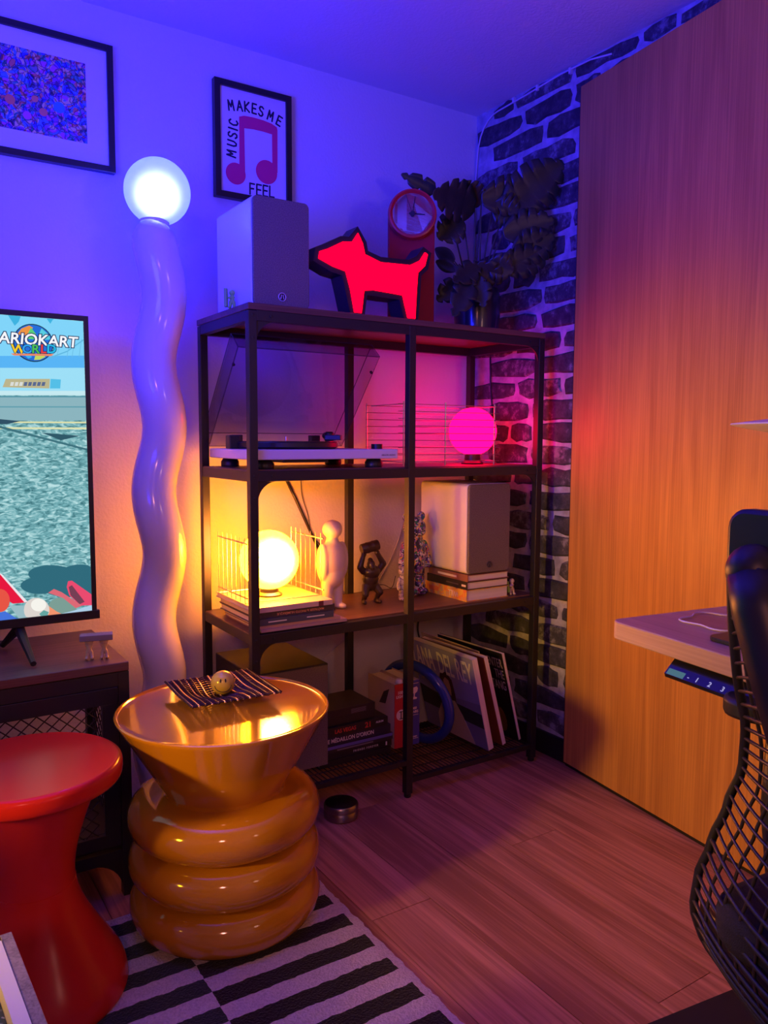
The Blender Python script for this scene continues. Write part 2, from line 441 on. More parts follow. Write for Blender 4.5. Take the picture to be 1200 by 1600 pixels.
# yellow side table: funnel top on three fat rings
M_yellow = mat('glossy_mustard_lacquer', (.58,.25,.012), .10, coat=.7)
RUGT = .012
tb = thing('side_table', 'glossy mustard yellow side table with funnel top on three fat rings', 'table', (-.172,-.246,RUGT))
H = .455; RZ = .0945; a = .048; Rm = .154
for k in range(3):
    prof = []
    for i in range(25):
        t = -PI/2 + PI*i/24
        prof.append((Rm+a*math.cos(t), RZ*k+RZ/2+ (RZ/2)*math.sin(t)))
    prof = [(.03, RZ*k)] + prof + [(.03, RZ*k+RZ)]
    MB().lathe(prof, (0,0,0), 72).build('ring', M_yellow, tb, smooth='all')
MB().lathe([(.03,3*RZ-.004),(.128,3*RZ-.004),(.129,3*RZ+.006),(.130,3*RZ+.010),(.2185,H-.010),(.222,H-.004),(.2225,H-.001),(.2205,H+.0008),(.2185,H+.0008),(.2155,H-.0035),(.2145,H-.004),(.2,H-.004),(.0,H-.004)], (0,0,0), 80).build('funnel_top', M_yellow, tb, smooth=True)
TT = RUGT+H-.004

# red stool
M_red = mat('glossy_red_plastic', (.64,.024,.016), .2, coat=.0, spec=.25)
st = thing('stool', 'glossy red hourglass stool in front of the mesh console', 'stool', (-.563,-.300,RUGT))
prof = profile_smooth([(.158,0),(.160,.012),(.152,.045),(.120,.10),(.088,.16),(.072,.215),(.076,.27),(.093,.33),(.114,.385),(.124,.408)], 6)
MB().lathe([(.02,0)]+prof+[(.02,.408)], (0,0,0), 64).build('body', M_red, st, smooth=True)
MB().lathe([(.02,.402),(.150,.402),(.156,.404),(.159,.409),(.160,.416),(.160,.428),(.158,.434),(.153,.4375),(.150,.438),(.147,.4378),(.10,.437),(.0,.4365)], (0,0,0), 72).build('seat', M_red, st, smooth='all')
MB().lathe([(.0716,.2145),(.0728,.2150),(.0716,.2155)], (0,0,0), 64, cap=False).build('seam', M_red, st)

# striped rug
def rug_mat():
    mt, nt, b = _new('striped_pile'); N = nt.nodes; L = nt.links
    tc = N.new('ShaderNodeTexCoord'); sp = N.new('ShaderNodeSeparateXYZ'); L.new(tc.outputs['Object'], sp.inputs[0])
    nz = N.new('ShaderNodeTexNoise'); nz.inputs['Scale'].default_value = 60; nz.inputs['Detail'].default_value = 3; L.new(tc.outputs['Object'], nz.inputs['Vector'])
    def mth(op, a, b_=None, c=None):
        q = N.new('ShaderNodeMath'); q.operation = op
        for i, v in enumerate((a, b_, c)):
            if v is None: continue
            if isinstance(v, (int, float)): q.inputs[i].default_value = v
            else: L.new(v, q.inputs[i])
        return q.outputs[0]
    wob = mth('MULTIPLY_ADD', nz.outputs['Fac'], .010, -.005)
    left = mth('LESS_THAN', mth('ADD', sp.outputs['X'], wob), RUG_SPLIT)
    y = mth('ADD', mth('ADD', sp.outputs['Y'], wob), mth('MULTIPLY', sp.outputs['X'], .02))
    ysh = mth('ADD', y, mth('MULTIPLY', left, RUG_P*.5))
    fr = mth('FRACT', mth('DIVIDE', mth('ADD', ysh, 40*RUG_P+RUG_OFF), RUG_P))
    dark = mth('LESS_THAN', fr, .5)
    edge = mth('MULTIPLY', dark, mth('LESS_THAN', mth('ADD', sp.outputs['X'], wob), RUG_X1-.022))
    mixd = N.new('ShaderNodeMixRGB'); L.new(left, mixd.inputs[0]); mixd.inputs[1].default_value = (.010,.009,.012,1); mixd.inputs[2].default_value = (.022,.040,.034,1)
    n2 = N.new('ShaderNodeTexNoise'); n2.inputs['Scale'].default_value = 240; n2.inputs['Detail'].default_value = 4; L.new(tc.outputs['Object'], n2.inputs['Vector'])
    rw = N.new('ShaderNodeValToRGB'); rw.color_ramp.elements[0].position = .3; rw.color_ramp.elements[1].position = .7
    rw.color_ramp.elements[0].color = (.58,.53,.50,1); rw.color_ramp.elements[1].color = (.82,.76,.72,1); L.new(n2.outputs['Fac'], rw.inputs[0])
    mx = N.new('ShaderNodeMixRGB'); L.new(edge, mx.inputs[0]); L.new(rw.outputs[0], mx.inputs[1]); L.new(mixd.outputs[0], mx.inputs[2])
    L.new(mx.outputs[0], b.inputs['Base Color']); b.inputs['Roughness'].default_value = .95; setin(b, 'Specular IOR Level', .1); setin(b, 'Sheen Weight', .2)
    bp = N.new('ShaderNodeBump'); bp.inputs['Strength'].default_value = .9; bp.inputs['Distance'].default_value = .006
    L.new(n2.outputs['Fac'], bp.inputs['Height']); L.new(bp.outputs[0], b.inputs['Normal'])
    return mt
RUG_SPLIT, RUG_P, RUG_OFF, RUG_X1 = -.292, .0855, .0085, .058
rg = MB()
nx, ny = 60, 80
ry0, ry1, rx0 = -1.06, -.135, -1.35
vv = []; ff = []
for i in range(nx+1):
    for j in range(ny+1):
        xx = rx0+(RUG_X1-rx0)*i/nx; yy = ry0+(ry1-ry0)*j/ny
        e = i in (0, nx) or j in (0, ny)
        vv.append((xx+(rnd.uniform(-.003,.002) if e else 0), yy, .004 if e else RUGT-.001+rnd.uniform(-.0008,.0006)))
for i in range(nx):
    for j in range(ny):
        q = i*(ny+1)+j; ff.append((q, q+ny+1, q+ny+2, q+1))
rg.add(vv, ff); rg.box(rx0+.002, RUG_X1-.003, ry0+.002, ry1-.002, .0004, .004)
tag(rg.build('rug', rug_mat(), smooth='all'), 'pale rug with wobbly black and dark green stripes under the side table', 'rug')

# tv console
cs = thing('tv_console', 'black metal television bench with mesh doors and a dark wood top', 'cabinet', (-.318, -.056, 0))
CW, CD = 1.5, .35
M_ctop = wood('dark_console_wood', (.085,.04,.035), (.17,.085,.065), 'x', .33)
MB().box(-CW, 0, 0, CD, .520, .54).build('top_board', M_ctop, cs, bevel=.002)
for x in (-CW, -.024):
    for y in (0.001, CD-.025):
        MB().box(x, x+.024, y, y+.024, 0, .519).build('post', M_black, cs, bevel=.0015)
for y in (.001, CD-.025):
    MB().box(-CW+.024, -.024, y, y+.022, .488, .519).build('beam', M_black, cs)
    MB().box(-CW+.024, -.024, y, y+.022, .085, .112).build('beam', M_black, cs)
for x in (-CW, -.024):
    MB().box(x+.001, x+.023, .025, CD-.025, .488, .519).build('beam', M_black, cs)
    MB().box(x+.001, x+.023, .025, CD-.025, .085, .112).build('beam', M_black, cs)
MB().box(-CW+.024, -.024, .02, CD-.02, .1125, .122).build('bottom_board', M_black, cs)
for s in (0, 1):
    arc = [(-.024, .085), (-.024-.07, .085)]
    for k in range(1, 9):
        a_ = PI/2*k/8; arc.append((-.024-.07+.07*math.sin(a_), .085-.07+.07*math.cos(a_)))
    if s: arc = [(-CW-p[0], p[1]) for p in arc][::-1]
    MB().prism(arc, .004, .010, 'y').build('gusset', M_black, cs)
def mesh_panel(p0, u, wv, W_, H_, parent, name='mesh_panel'):
    # expanded metal: crossing zigzag strands that meet in diamonds
    g = MB(); dx, dz = .030, .0135
    p0 = Vector(p0); u = Vector(u); wv = Vector(wv)
    nz_ = int(H_/dz)
    for k in range(-nz_, int(W_/dx)+nz_+1):
        for s in (1, -1):
            pts = [p0+u*(k*dx+s*j*dx/2)+wv*(j*dz) for j in range(nz_+1) if -1e-6 <= k*dx+s*j*dx/2 <= W_]
            if len(pts) > 1: g.tube([pts[0], pts[-1]], .0014, 4)
    o = g.build(name, M_black, parent); o['kind'] = 'stuff'; return o
for x0, x1 in ((-.52,-.026),(-1.0,-.524),(-1.474,-1.004)):
    fr = MB(); zt, zb2 = .4865, .1235
    for bx in ((x0,x1,zt-.036,zt),(x0,x1,zb2,zb2+.03),(x0,x0+.03,zb2+.03,zt-.036),(x1-.034,x1,zb2+.03,zt-.036)):
        fr.box(bx[0],bx[1],-.001,.012,bx[2],bx[3])
    dr = fr.build('door', M_black, cs, bevel=.001)
    mesh_panel((x0+.028,.006,zb2+.028),(1,0,0),(0,0,1),x1-x0-.060,zt-zb2-.062,dr)
mesh_panel((-.012,.025,.113),(0,1,0),(0,0,1),CD-.05,.374,cs,'side_mesh')

# television
tv = thing('television', 'large flat television showing a racing game on the wood topped bench', 'television', (-.337, .15, .5405))
TW, TZ0, TZ1 = 1.23, .0595, .775
MB().prism(rrect(-TW, 0, TZ0, TZ1, .004, 2), .004, .035, 'y').build('case', M_blackpl, tv, bevel=.001)
for bx in ((-TW,0,TZ1-.012,TZ1),(-TW,-TW+.011,TZ0+.02,TZ1-.012),(-.011,0,TZ0+.02,TZ1-.012)):
    MB().box(bx[0],bx[1],-.002,.004,bx[2],bx[3]).build('bezel', M_blackpl, tv)
MB().box(-TW,.006,-.006,.006,TZ0,TZ0+.0205).build('lower_bezel', M_blackpl, tv, bevel=.001)
def road_mat():
    mt, nt, b = _new('screen_picture'); N = nt.nodes; L = nt.links; N.remove(b)
    tc = N.new('ShaderNodeTexCoord'); mp = N.new('ShaderNodeMapping'); mp.inputs['Scale'].default_value = (60,1,150); L.new(tc.outputs['Object'], mp.inputs[0])
    n = N.new('ShaderNodeTexNoise'); n.inputs['Scale'].default_value = 1.0; n.inputs['Detail'].default_value = 4; n.inputs['Distortion'].default_value = 1.0; L.new(mp.outputs[0], n.inputs['Vector'])
    r = N.new('ShaderNodeValToRGB'); e = r.color_ramp.elements
    e[0].position = .33; e[0].color = (.05,.18,.21,1); e[1].position = .68; e[1].color = (.50,.76,.78,1); q = e.new(.5); q.color = (.18,.44,.48,1)
    L.new(n.outputs['Fac'], r.inputs[0]); em = N.new('ShaderNodeEmission'); L.new(r.outputs[0], em.inputs[0]); em.inputs[1].default_value = 1.0
    L.new(em.outputs[0], N['Material Output'].inputs[0]); return mt
scr = MB().box(-TW+.011, -.011, .0, .0035, TZ0+.02, TZ1-.012).build('screen', road_mat(), tv)
TVO = Vector(tv.location)
_lay = [0]
def tvp(u, v):
    p = py(u, v, .15) - TVO; return (max(-TW+.0115, min(-.0115, p.x)), max(TZ0+.0208, min(TZ1-.0125, p.z)))
def layer(name, pts, col, k=1.0, raw=False):
    _lay[0] += 1; y = -.00006*_lay[0]
    poly = pts if raw else [tvp(*q) for q in pts]
    return MB().prism(poly, y-.00004, .0, 'y').build(name, emit('screen_'+name, col, k), scr)
sky = layer('sky_area', [(-900,360),(136,480),(140,596),(-900,600)], (.22,.66,.95))
layer('sea_band', [(-900,560),(138,556),(138,575),(-900,575)], (.10,.46,.92))
layer('haze_band', [(-900,575),(138,575),(140,612),(-900,612)], (.34,.74,.93))
for q in ((22,503,10),(78,500,6)):
    layer('tree_tip', [(q[0]-q[2],480),(q[0]+q[2],482),(q[0]+q[2]*.7,q[1]),(q[0]+q[2]*.1,q[1]+6)], (.05,.45,.75))
layer('bridge_cable', [(78,558),(105,548),(135,530),(135,532.5),(105,550),(78,560)], (.12,.48,.75))
for u in (88,104,112,123): layer('bridge_hanger', [(u,558),(u+4,542-(u-88)*.35),(u+4.8,542-(u-88)*.35),(u+.9,558)], (.15,.5,.78))
layer('sign_board', [(9,592),(78,592),(77,607),(4,605)], (.50,.46,.27)); layer('sign_end', [(79,592),(95,593),(94,607),(78,607)], (.09,.52,.80))
for i in range(8): layer('sign_mark', [(17+i*7,597),(22+i*7,597),(20.5+i*7,603),(15.5+i*7,603)], (.10,.14,.28) if i > 2 else (.7,.72,.7))
layer('kerb_light', [(-900,610),(140,611),(140,618),(-900,616)], (.56,.82,.88))
layer('kerb_dark', [(-900,618),(140,619),(140,621),(-900,621)], (.09,.30,.38))
layer('road_far', [(-900,621),(140,621),(142,657),(-900,660)], (.26,.46,.52)); layer('road_line', [(-900,634),(140,635),(140,637),(-900,636)], (.12,.34,.42))
layer('yellow_line', [(-900,655),(141,659),(141,661.5),(-900,657)], (.72,.74,.42)); layer('yellow_line', [(-900,664),(142,668),(142,671),(-900,667)], (.72,.76,.45))
layer('road_mark', [(-30,652),(32,658),(10,663),(-30,660)], (.03,.08,.13)); layer('road_mark', [(65,676),(125,681),(95,688)], (.03,.10,.14))
layer('road_seam', [(-20,660),(140,701),(140,704),(-20,664)], (.05,.17,.21))
# dark shadow on the road, then parts of the toy-like car
def blob_poly(c, rx, rz, n=22, ph=0.0): return [(c[0]+rx*math.cos(2*PI*i/n+ph), c[1]+rz*math.sin(2*PI*i/n+ph)) for i in range(n)]
for c, rx, rz in (((80,897),36,14),((125,896),30,14),((110,915),48,18),((62,915),30,13),((150,915),30,20)): layer('road_shadow', blob_poly(c,rx,rz), (.03,.145,.20))
layer('body_panel', [(-30,872),(2,898),(42,941),(20,943),(-30,912)], (.80,.01,.05)); layer('panel_trim', [(-2,895),(3,897),(43,940),(38,941)], (.85,.80,.84))
layer('grass_patch', blob_poly((98,947),22,14), (.20,.34,.30)); layer('tail_fin', [(104,917),(106,908),(112,907),(147,928),(147,945),(125,946),(108,930)], (.82,.07,.16)); layer('fin_inside', [(107,917),(112,914),(132,940),(124,944),(110,930)], (.18,.05,.09))
layer('wing_edge', [(75,926),(84,920),(96,925),(128,946),(118,950),(98,934)], (.72,.14,.18))
layer('windscreen', [(14,946),(45,946),(60,985),(30,985)], (.32,.50,.55)); layer('orange_panel', [(72,944),(88,955),(96,975),(76,980)], (.90,.30,.16))
layer('round_light', blob_poly((57,953),20,19), (.72,.66,.62)); layer('round_light_shine', blob_poly((60,945),12,10), (.92,.90,.84)); layer('badge', [(61,959),(68,953),(76,956),(74,966),(64,970)], (.13,.38,.36))
layer('bonnet', [(96,968),(118,953),(148,945),(148,970),(100,976)], (.42,.62,.80)); layer('red_ball', blob_poly((0,938),15,18), (.80,.09,.06)); layer('blue_arm', [(-20,962),(8,955),(26,966),(30,980),(-20,982)], (.06,.17,.70))
# logo: globe disc, words, bar
def tvdisc(name, c, r, col):
    p = tvp(*c); layer(name, circ(p[0], p[1], r, 36), col, raw=True); return p
rr_ = (Vector((tvp(80,535)[0],0,0))-Vector((tvp(52,535)[0],0,0))).length*1.05
cp = tvdisc('logo_rim', (52,536), rr_*1.06, (.015,.06,.12)); tvdisc('logo_globe', (52,536), rr_, (.02,.16,.70))
def gl(name, pts, col): layer(name, [(cp[0]+a*rr_, cp[1]+b*rr_) for a, b in pts], col, raw=True)
gl('logo_patch', [(-.85,.4),(-.6,.75),(-.2,.95),(0,.85),(-.3,.4)], (.85,.30,.06)); gl('logo_patch', [(-.3,.45),(-.1,.85),(.15,.5),(.2,.2),(-.3,.2)], (.10,.62,.20)); gl('logo_patch', [(.3,.5),(.45,.85),(.85,.5),(.9,.25),(.5,.2)], (.10,.62,.75))
gl('logo_patch', [(0,-.95),(.1,-.6),(.45,-.5),(.6,-.75),(.3,-.92)], (.55,.68,.12)); gl('logo_patch', [(-.6,-.6),(-.35,-.45),(-.1,-.8),(-.3,-.9)], (.05,.45,.85))
def tvtext(s, c, size, col, bold, sx, dy=0, shear=.12, nm='logo_text', ang=0):
    _lay[0] += 1; p = tvp(*c) if c[0] > 0 else (0,0)
    q = py(c[0], c[1], .15)-TVO
    return text(nm, s, size, emit('screen_logo_ink', col), scr, (q.x, -.00006*_lay[0]-.0002, q.z), (PI/2, 0, 0), bold=bold, sx=sx, shear=shear, ext=.00005)
for cc, bo in (((.012,.02,.10), .075), ((.92,.93,.98), .02)):
    tvtext('MARIOKART', (50,531.5), .034, cc, bo, 1.0)
for i, (ch, cc) in enumerate(zip('WORLD', ((.95,.62,.02),(.03,.35,.85),(.07,.50,.10),(.78,.05,.06),(.02,.50,.82)))):
    for c2, bo in (((.012,.02,.10), .075), (cc, .025)): tvtext(ch, (28+i*12.4+(2 if i else 0), 546.2), .0265, c2, bo, 1.05, shear=.05)
layer('logo_bar', [(17,552.5),(84,553.5),(80,556.5),(22,555.5)], (.80,.25,.14))
# stand feet
for x in (-.172, -1.06):
    for s in (-1, 1):
        MB().tube([(x, .018, .066),(x+.002, .018+s*.012, .050),(x+(.006 if s < 0 else -.03), -.140 if s < 0 else .060, .0065)], [.014,.012,.0065], 8).build('stand_leg', M_blackpl, tv)

# wavy floor lamp
M_cer = mat('glossy_white_ceramic', (.80,.78,.77), .17, coat=.3)
wl_ = thing('wavy_floor_lamp', 'tall wavy white floor lamp with a glowing globe beside the shelf', 'lamp', (-.172, .205, 0))
pts = []; n = 150
zt = 1.560
for i in range(n+1):
    z = .02+(zt-.02)*i/n
    ph = 2*PI*(z-.886)/.327
    pts.append((-.0135*math.cos(ph)+.022*(z-.5)/1.1+.002, .010*math.sin(ph), z))
MB().tube(pts, [.0550]*(n-4)+[.0542,.0525,.0490,.0430,.0350], 36).build('wavy_column', M_cer, wl_, smooth=True)
MB().lathe([(.0,0),(.085,0),(.088,.006),(.085,.018),(.06,.024),(.0,.024)], (0,0,0), 48).build('base', M_cer, wl_, smooth=True)
GX = pts[-1][0]+.012
MB().ell((GX, pts[-1][1], 1.643), .0805, 40, 24).build('globe', frosted('blue_globe_glow', EM_BLUE, (.85,.92,1.0)), wl_, smooth='all')
MB().ell((GX, pts[-1][1], 1.634), .026, 24, 16).build('bulb', emit('blue_bulb_glow', (10.0, 11.5, 24.0)), wl_, smooth='all')
MB().lathe([(.034,0),(.036,.014)], (GX-.008, pts[-1][1], 1.558), 32).build('globe_collar', M_cer, wl_, smooth=True)

# pictures on the back wall
M_frame = mat('black_picture_frame', (.010,.009,.012), .35)
M_mount = mat('white_picture_mount', (.78,.77,.76), .7)
YP = YW-.022
def frame(name, label, x0, x1, z0, z1, fw=.018):
    t = thing(name, label, 'picture', ((x0+x1)/2, YW-.001, z0))
    hw = (x1-x0)/2; h = z1-z0
    for nm, q in (('side',(-hw,-hw+fw,0,h)),('side',(hw-fw,hw,0,h)),('rail',(-hw+fw,hw-fw,0,fw)),('rail',(-hw+fw,hw-fw,h-fw,h))):
        MB().box(q[0],q[1],-.022,0,q[2],q[3]).build('frame_'+nm, M_frame, t, bevel=.0008)
    MB().box(-hw+fw*.9, hw-fw*.9, -.014, -.002, fw*.9, h-fw*.9).build('mount', M_mount, t)
    return t, hw-fw, h-2*fw, fw
a0 = py(176, 71, YP); b0 = py(177, 267.5, YP)
pz1 = (a0.z+py(0,25.8,YP).z)/2; pz0 = (b0.z+py(0,240.8,YP).z)/2
ft, hw, hh, fw = frame('framed_print', 'large framed print of crowded colourful doodles above the television', a0.x-.62, a0.x, pz0, pz1, .016)
def doodle_mat():
    mt, nt, b = _new('crowded_doodles'); N = nt.nodes; L = nt.links
    tc = N.new('ShaderNodeTexCoord')
    nz = N.new('ShaderNodeTexNoise'); nz.inputs['Scale'].default_value = 30; nz.inputs['Detail'].default_value = 2
    L.new(tc.outputs['Object'], nz.inputs['Vector'])
    av = N.new('ShaderNodeVectorMath'); av.operation = 'MULTIPLY_ADD'; av.inputs[1].default_value = (.04,.04,.04); L.new(nz.outputs['Color'], av.inputs[0]); L.new(tc.outputs['Object'], av.inputs[2])
    v = N.new('ShaderNodeTexVoronoi'); v.inputs['Scale'].default_value = 105; L.new(av.outputs[0], v.inputs['Vector'])
    sp = N.new('ShaderNodeSeparateColor'); L.new(v.outputs['Color'], sp.inputs[0])
    r = N.new('ShaderNodeValToRGB'); r.color_ramp.interpolation = 'CONSTANT'; e = r.color_ramp.elements
    cols = [(.05,.06,.45),(.30,.08,.40),(.70,.18,.10),(.10,.30,.60),(.06,.30,.22),(.62,.10,.35),(.20,.20,.24),(.75,.55,.25),(.05,.05,.12)]
    e[0].color = (*cols[0],1); e[1].position = .95; e[1].color = (*cols[-1],1)
    for i, c in enumerate(cols[1:-1]): q = e.new((i+1)/9); q.color = (*c,1)
    L.new(sp.outputs[0], r.inputs[0])
    v2 = N.new('ShaderNodeTexVoronoi'); v2.feature = 'DISTANCE_TO_EDGE'; v2.inputs['Scale'].default_value = 85; L.new(av.outputs[0], v2.inputs['Vector'])
    r2 = N.new('ShaderNodeValToRGB'); r2.color_ramp.elements[0].position = .05; r2.color_ramp.elements[1].position = .11; L.new(v2.outputs['Distance'], r2.inputs[0])
    mx = N.new('ShaderNodeMixRGB'); mx.blend_type = 'MULTIPLY'; mx.inputs[0].default_value = .7; L.new(r.outputs[0], mx.inputs[1]); L.new(r2.outputs[0], mx.inputs[2])
    L.new(mx.outputs[0], b.inputs['Base Color']); b.inputs['Roughness'].default_value = .6
    return mt
rx1 = py(134,100,YP).x-ft.location.x; rz1 = py(134,98,YP).z-ft.location.z; rz0 = py(135,223,YP).z-ft.location.z
MB().box(-hw+.055, rx1, -.0146, -.0138, rz0, rz1).build('doodle_print', doodle_mat(), ft)
sq = [(rx1-.045+i*.0045, -.0148, rz0+.006+.004*math.sin(i*2.1)*((i % 3)+1)/2.5) for i in range(10)]
MB().tube(sq, .0007, 4).build('signature', M_print_k, ft)
for q in ((.42,.60,.018,(.75,.12,.40)),(.62,.35,.012,(.85,.25,.08)),(.55,.52,.011,(.85,.22,.06)),(.78,.28,.010,(.85,.25,.10)),(.30,.75,.010,(.8,.2,.45)),(.74,.42,.008,(.9,.3,.1)),(.86,.38,.014,(.05,.35,.85)),(.5,.12,.012,(.05,.32,.14)),(.70,.2,.010,(.75,.12,.35)),(.44,.2,.014,(.85,.22,.05))):
    xx = -hw+.055+(rx1+hw-.055)*q[0]; zz = rz0+(rz1-rz0)*q[1]
    MB().prism(circ(xx,zz,q[2],18), -.0150, -.0140, 'y').build('doodle_blob', mat('doodle_ink', q[3], .6), ft)

a0 = py(336.5,120,YP); b0 = py(455.5,150.2,YP); c0 = py(456.5,309,YP); d0 = py(335.8,309,YP)
pt, hw, hh, fw = frame('framed_poster', 'framed poster of a pink music note with lettering above the white speaker', (a0.x+d0.x)/2, (b0.x+c0.x)/2, (c0.z+d0.z)/2-.012, (a0.z+b0.z)/2, .017)
M_note = mat('pink_note_ink', (.80,.02,.16), .6)
def P(u, v): return (-hw+2*hw*u, fw+hh*(1-v))
nt_ = []
top = [(.285,.255),(.36,.235),(.5,.23),(.65,.235),(.78,.248),(.86,.272),(.87,.30),(.865,.72),(.785,.72),(.785,.352),(.65,.345),(.5,.345),(.36,.355),(.365,.80),(.28,.80)]
MB().prism([P(*q) for q in top], -.0150, -.0138, 'y').build('note_beam', M_note, pt)
for c, r in (((.225,.81),.147),((.695,.735),.165)):
    cc = P(*c); MB().prism([(cc[0]+2*hw*r*math.cos(2*PI*i/36), cc[1]+2*hw*r*math.sin(2*PI*i/36)) for i in range(36)], -.0152, -.0138, 'y').build('note_head', M_note, pt)
GLY = {'M': [[(.05,0),(.14,1),(.5,.35),(.86,1),(.95,0)]], 'A': [[(.05,0),(.5,1),(.95,0)],[(.22,.36),(.78,.36)]], 'K': [[(.12,0),(.12,1)],[(.85,1),(.15,.45),(.9,0)]],
 'E': [[(.85,1),(.15,1),(.15,0),(.88,0)],[(.15,.52),(.75,.52)]], 'S': [[(.85,.86),(.62,1),(.3,.97),(.15,.78),(.32,.58),(.68,.45),(.85,.24),(.68,.03),(.35,0),(.12,.16)]],
 'U': [[(.12,1),(.12,.3),(.3,.03),(.62,.02),(.85,.3),(.86,1)]], 'I': [[(.5,0),(.5,1)]], 'C': [[(.88,.84),(.62,1),(.3,.92),(.12,.5),(.28,.1),(.6,0),(.88,.16)]],
 'F': [[(.18,0),(.15,1),(.85,1)],[(.16,.52),(.72,.55)]], 'L': [[(.15,1),(.16,0),(.85,.02)]]}
def letter(ch, u, v, size, ang):
    # brush lettering, each stroke a flat ribbon of ink
    c = P(u, v); g = MB(); h = size*.74; w_ = h*.66
    for stroke in GLY[ch]:
        q = [Vector(((a-.5)*w_, 0, (b-.5)*h)) for a, b in stroke]
        for p_, r_ in zip(q, q[1:]): g.cap(p_, r_, .0026, .0026, 8)
    o = g.build('letter', M_print_k, pt, loc=(c[0], -.0142, c[1]), rot=(0, -ang, 0)); o.scale = (1, .22, 1)
for ch, u, v, a_ in zip('MAKES', (.165,.295,.405,.515,.62), (.165,.150,.143,.143,.152), (.16,.08,.02,-.05,-.13)): letter(ch, u, v, .036, a_)
for ch, u, v, a_ in zip('ME', (.765,.90), (.172,.202), (-.24,-.36)): letter(ch, u, v, .036, a_)
for ch, v in zip('MUSIC', (.625,.525,.445,.385,.325)): letter(ch, .165+(.62-v)*.12, v, .036, PI/2-.10)
for ch, u in zip('FEEL', (.47,.575,.675,.775)): letter(ch, u, .925-(u-.6)*.03, .041, -.02)
# ------------------------------------------------------------------ things on the shelves
M_grille = mat('grey_speaker_fabric', (.20,.165,.12), .95, var=.35, vscale=420, bump=.5, bscale=700)
M_emblem = mat('silver_emblem', (.75,.75,.8), .3, metal=.6)
def speaker(label, x0, x1, y0, z0, h, depth, emb):
    t = thing('bookshelf_speaker', label, 'speaker', ((x0+x1)/2, y0, z0), 0, 'pair of white bookshelf speakers')
    hw = (x1-x0)/2; r = .013
    MB().prism(rrect(-hw, hw, 0, h, r), .010, depth, 'y').build('cabinet', M_white, t, smooth=True, bevel=.002)
    MB().prism(rrect(-hw+.0015, hw-.0015, .0015, h-.0015, r), .0, .0095, 'y').build('grille', M_grille, t, smooth=True, bevel=.002)
    cz = .026
    ring = [(.0098*math.cos(2*PI*i/28), -.0008, cz+.0098*math.sin(2*PI*i/28)) for i in range(28)]
    e = MB().prism(circ(0, cz, .0098, 28), -.0006, .001, 'y').build('emblem', mat('emblem_disc', (.02,.02,.03), .4), t)
    MB().tube(ring, .0011, 6, True).build('emblem_ring', emb, e)
    for k, (xa, xb, zt) in enumerate(((-.0040,.0002,.0052),(.0000,.0044,.0052),(-.0052,-.0030,-.0006))):
        MB().tube([(xa if k != 1 else xb, -.0012, cz-.0050), ((xa+xb)/2 if k != 2 else xb, -.0012, cz+zt)], .0011, 5).build('emblem_stroke', emb, e)
    return t
a_ = py(393,470,.03); b_ = py(484.5,470,.03)
speaker('white speaker with grey grille on top of the shelving unit', .026, .182, .030, SH, .265, .235, M_emblem)
SB = Z3+.0815
speaker('white speaker with grey grille standing on three books', .716, .882, .034, SB+.001, .274, .245, mat('dark_emblem', (.10,.08,.09), .5))

# illuminated dog-shaped box: a plain generic dog outline
dg_ = thing('light_box', 'glowing red light box cut as a dog with a black casing', 'lamp', (.405, .045, SH+.0072), .0)
out = [(-.085,0),(-.058,0),(-.050,.060),(-.022,.064),(.028,.062),(.070,.060),(.088,.0),(.118,0),(.122,.075),(.126,.128),(.150,.150),(.160,.185),(.146,.192),(.128,.166),(.096,.150),(.0,.146),(-.048,.160),(-.055,.186),(-.072,.215),(-.092,.187),(-.120,.184),(-.165,.160),(-.190,.150),(-.194,.128),(-.150,.112),(-.112,.104),(-.098,.060)]
def inset(poly, d):
    res = []; n = len(poly); area = sum(poly[i][0]*poly[(i+1) % n][1]-poly[(i+1) % n][0]*poly[i][1] for i in range(n))
    sg = 1 if area > 0 else -1
    for i in range(n):
        p0 = Vector(poly[i-1]); p1 = Vector(poly[i]); p2 = Vector(poly[(i+1) % n])
        e1 = (p1-p0).normalized(); e2 = (p2-p1).normalized()
        n1 = Vector((-e1.y, e1.x))*sg; n2 = Vector((-e2.y, e2.x))*sg
        b = (n1+n2); b = b.normalized() if b.length > 1e-6 else n1
        res.append(tuple(p1 + b*min(d/max(.45, b.dot(n1)), d*1.7)))
    return res
MB().prism(inset(out, -.007), .0, .060, 'y').build('casing', mat('black_casing', (.014,.012,.02), .45), dg_)
MB().prism(inset(out, .003), -.0035, .001, 'y').build('glowing_face', emit('red_glow', EM_RED), dg_)

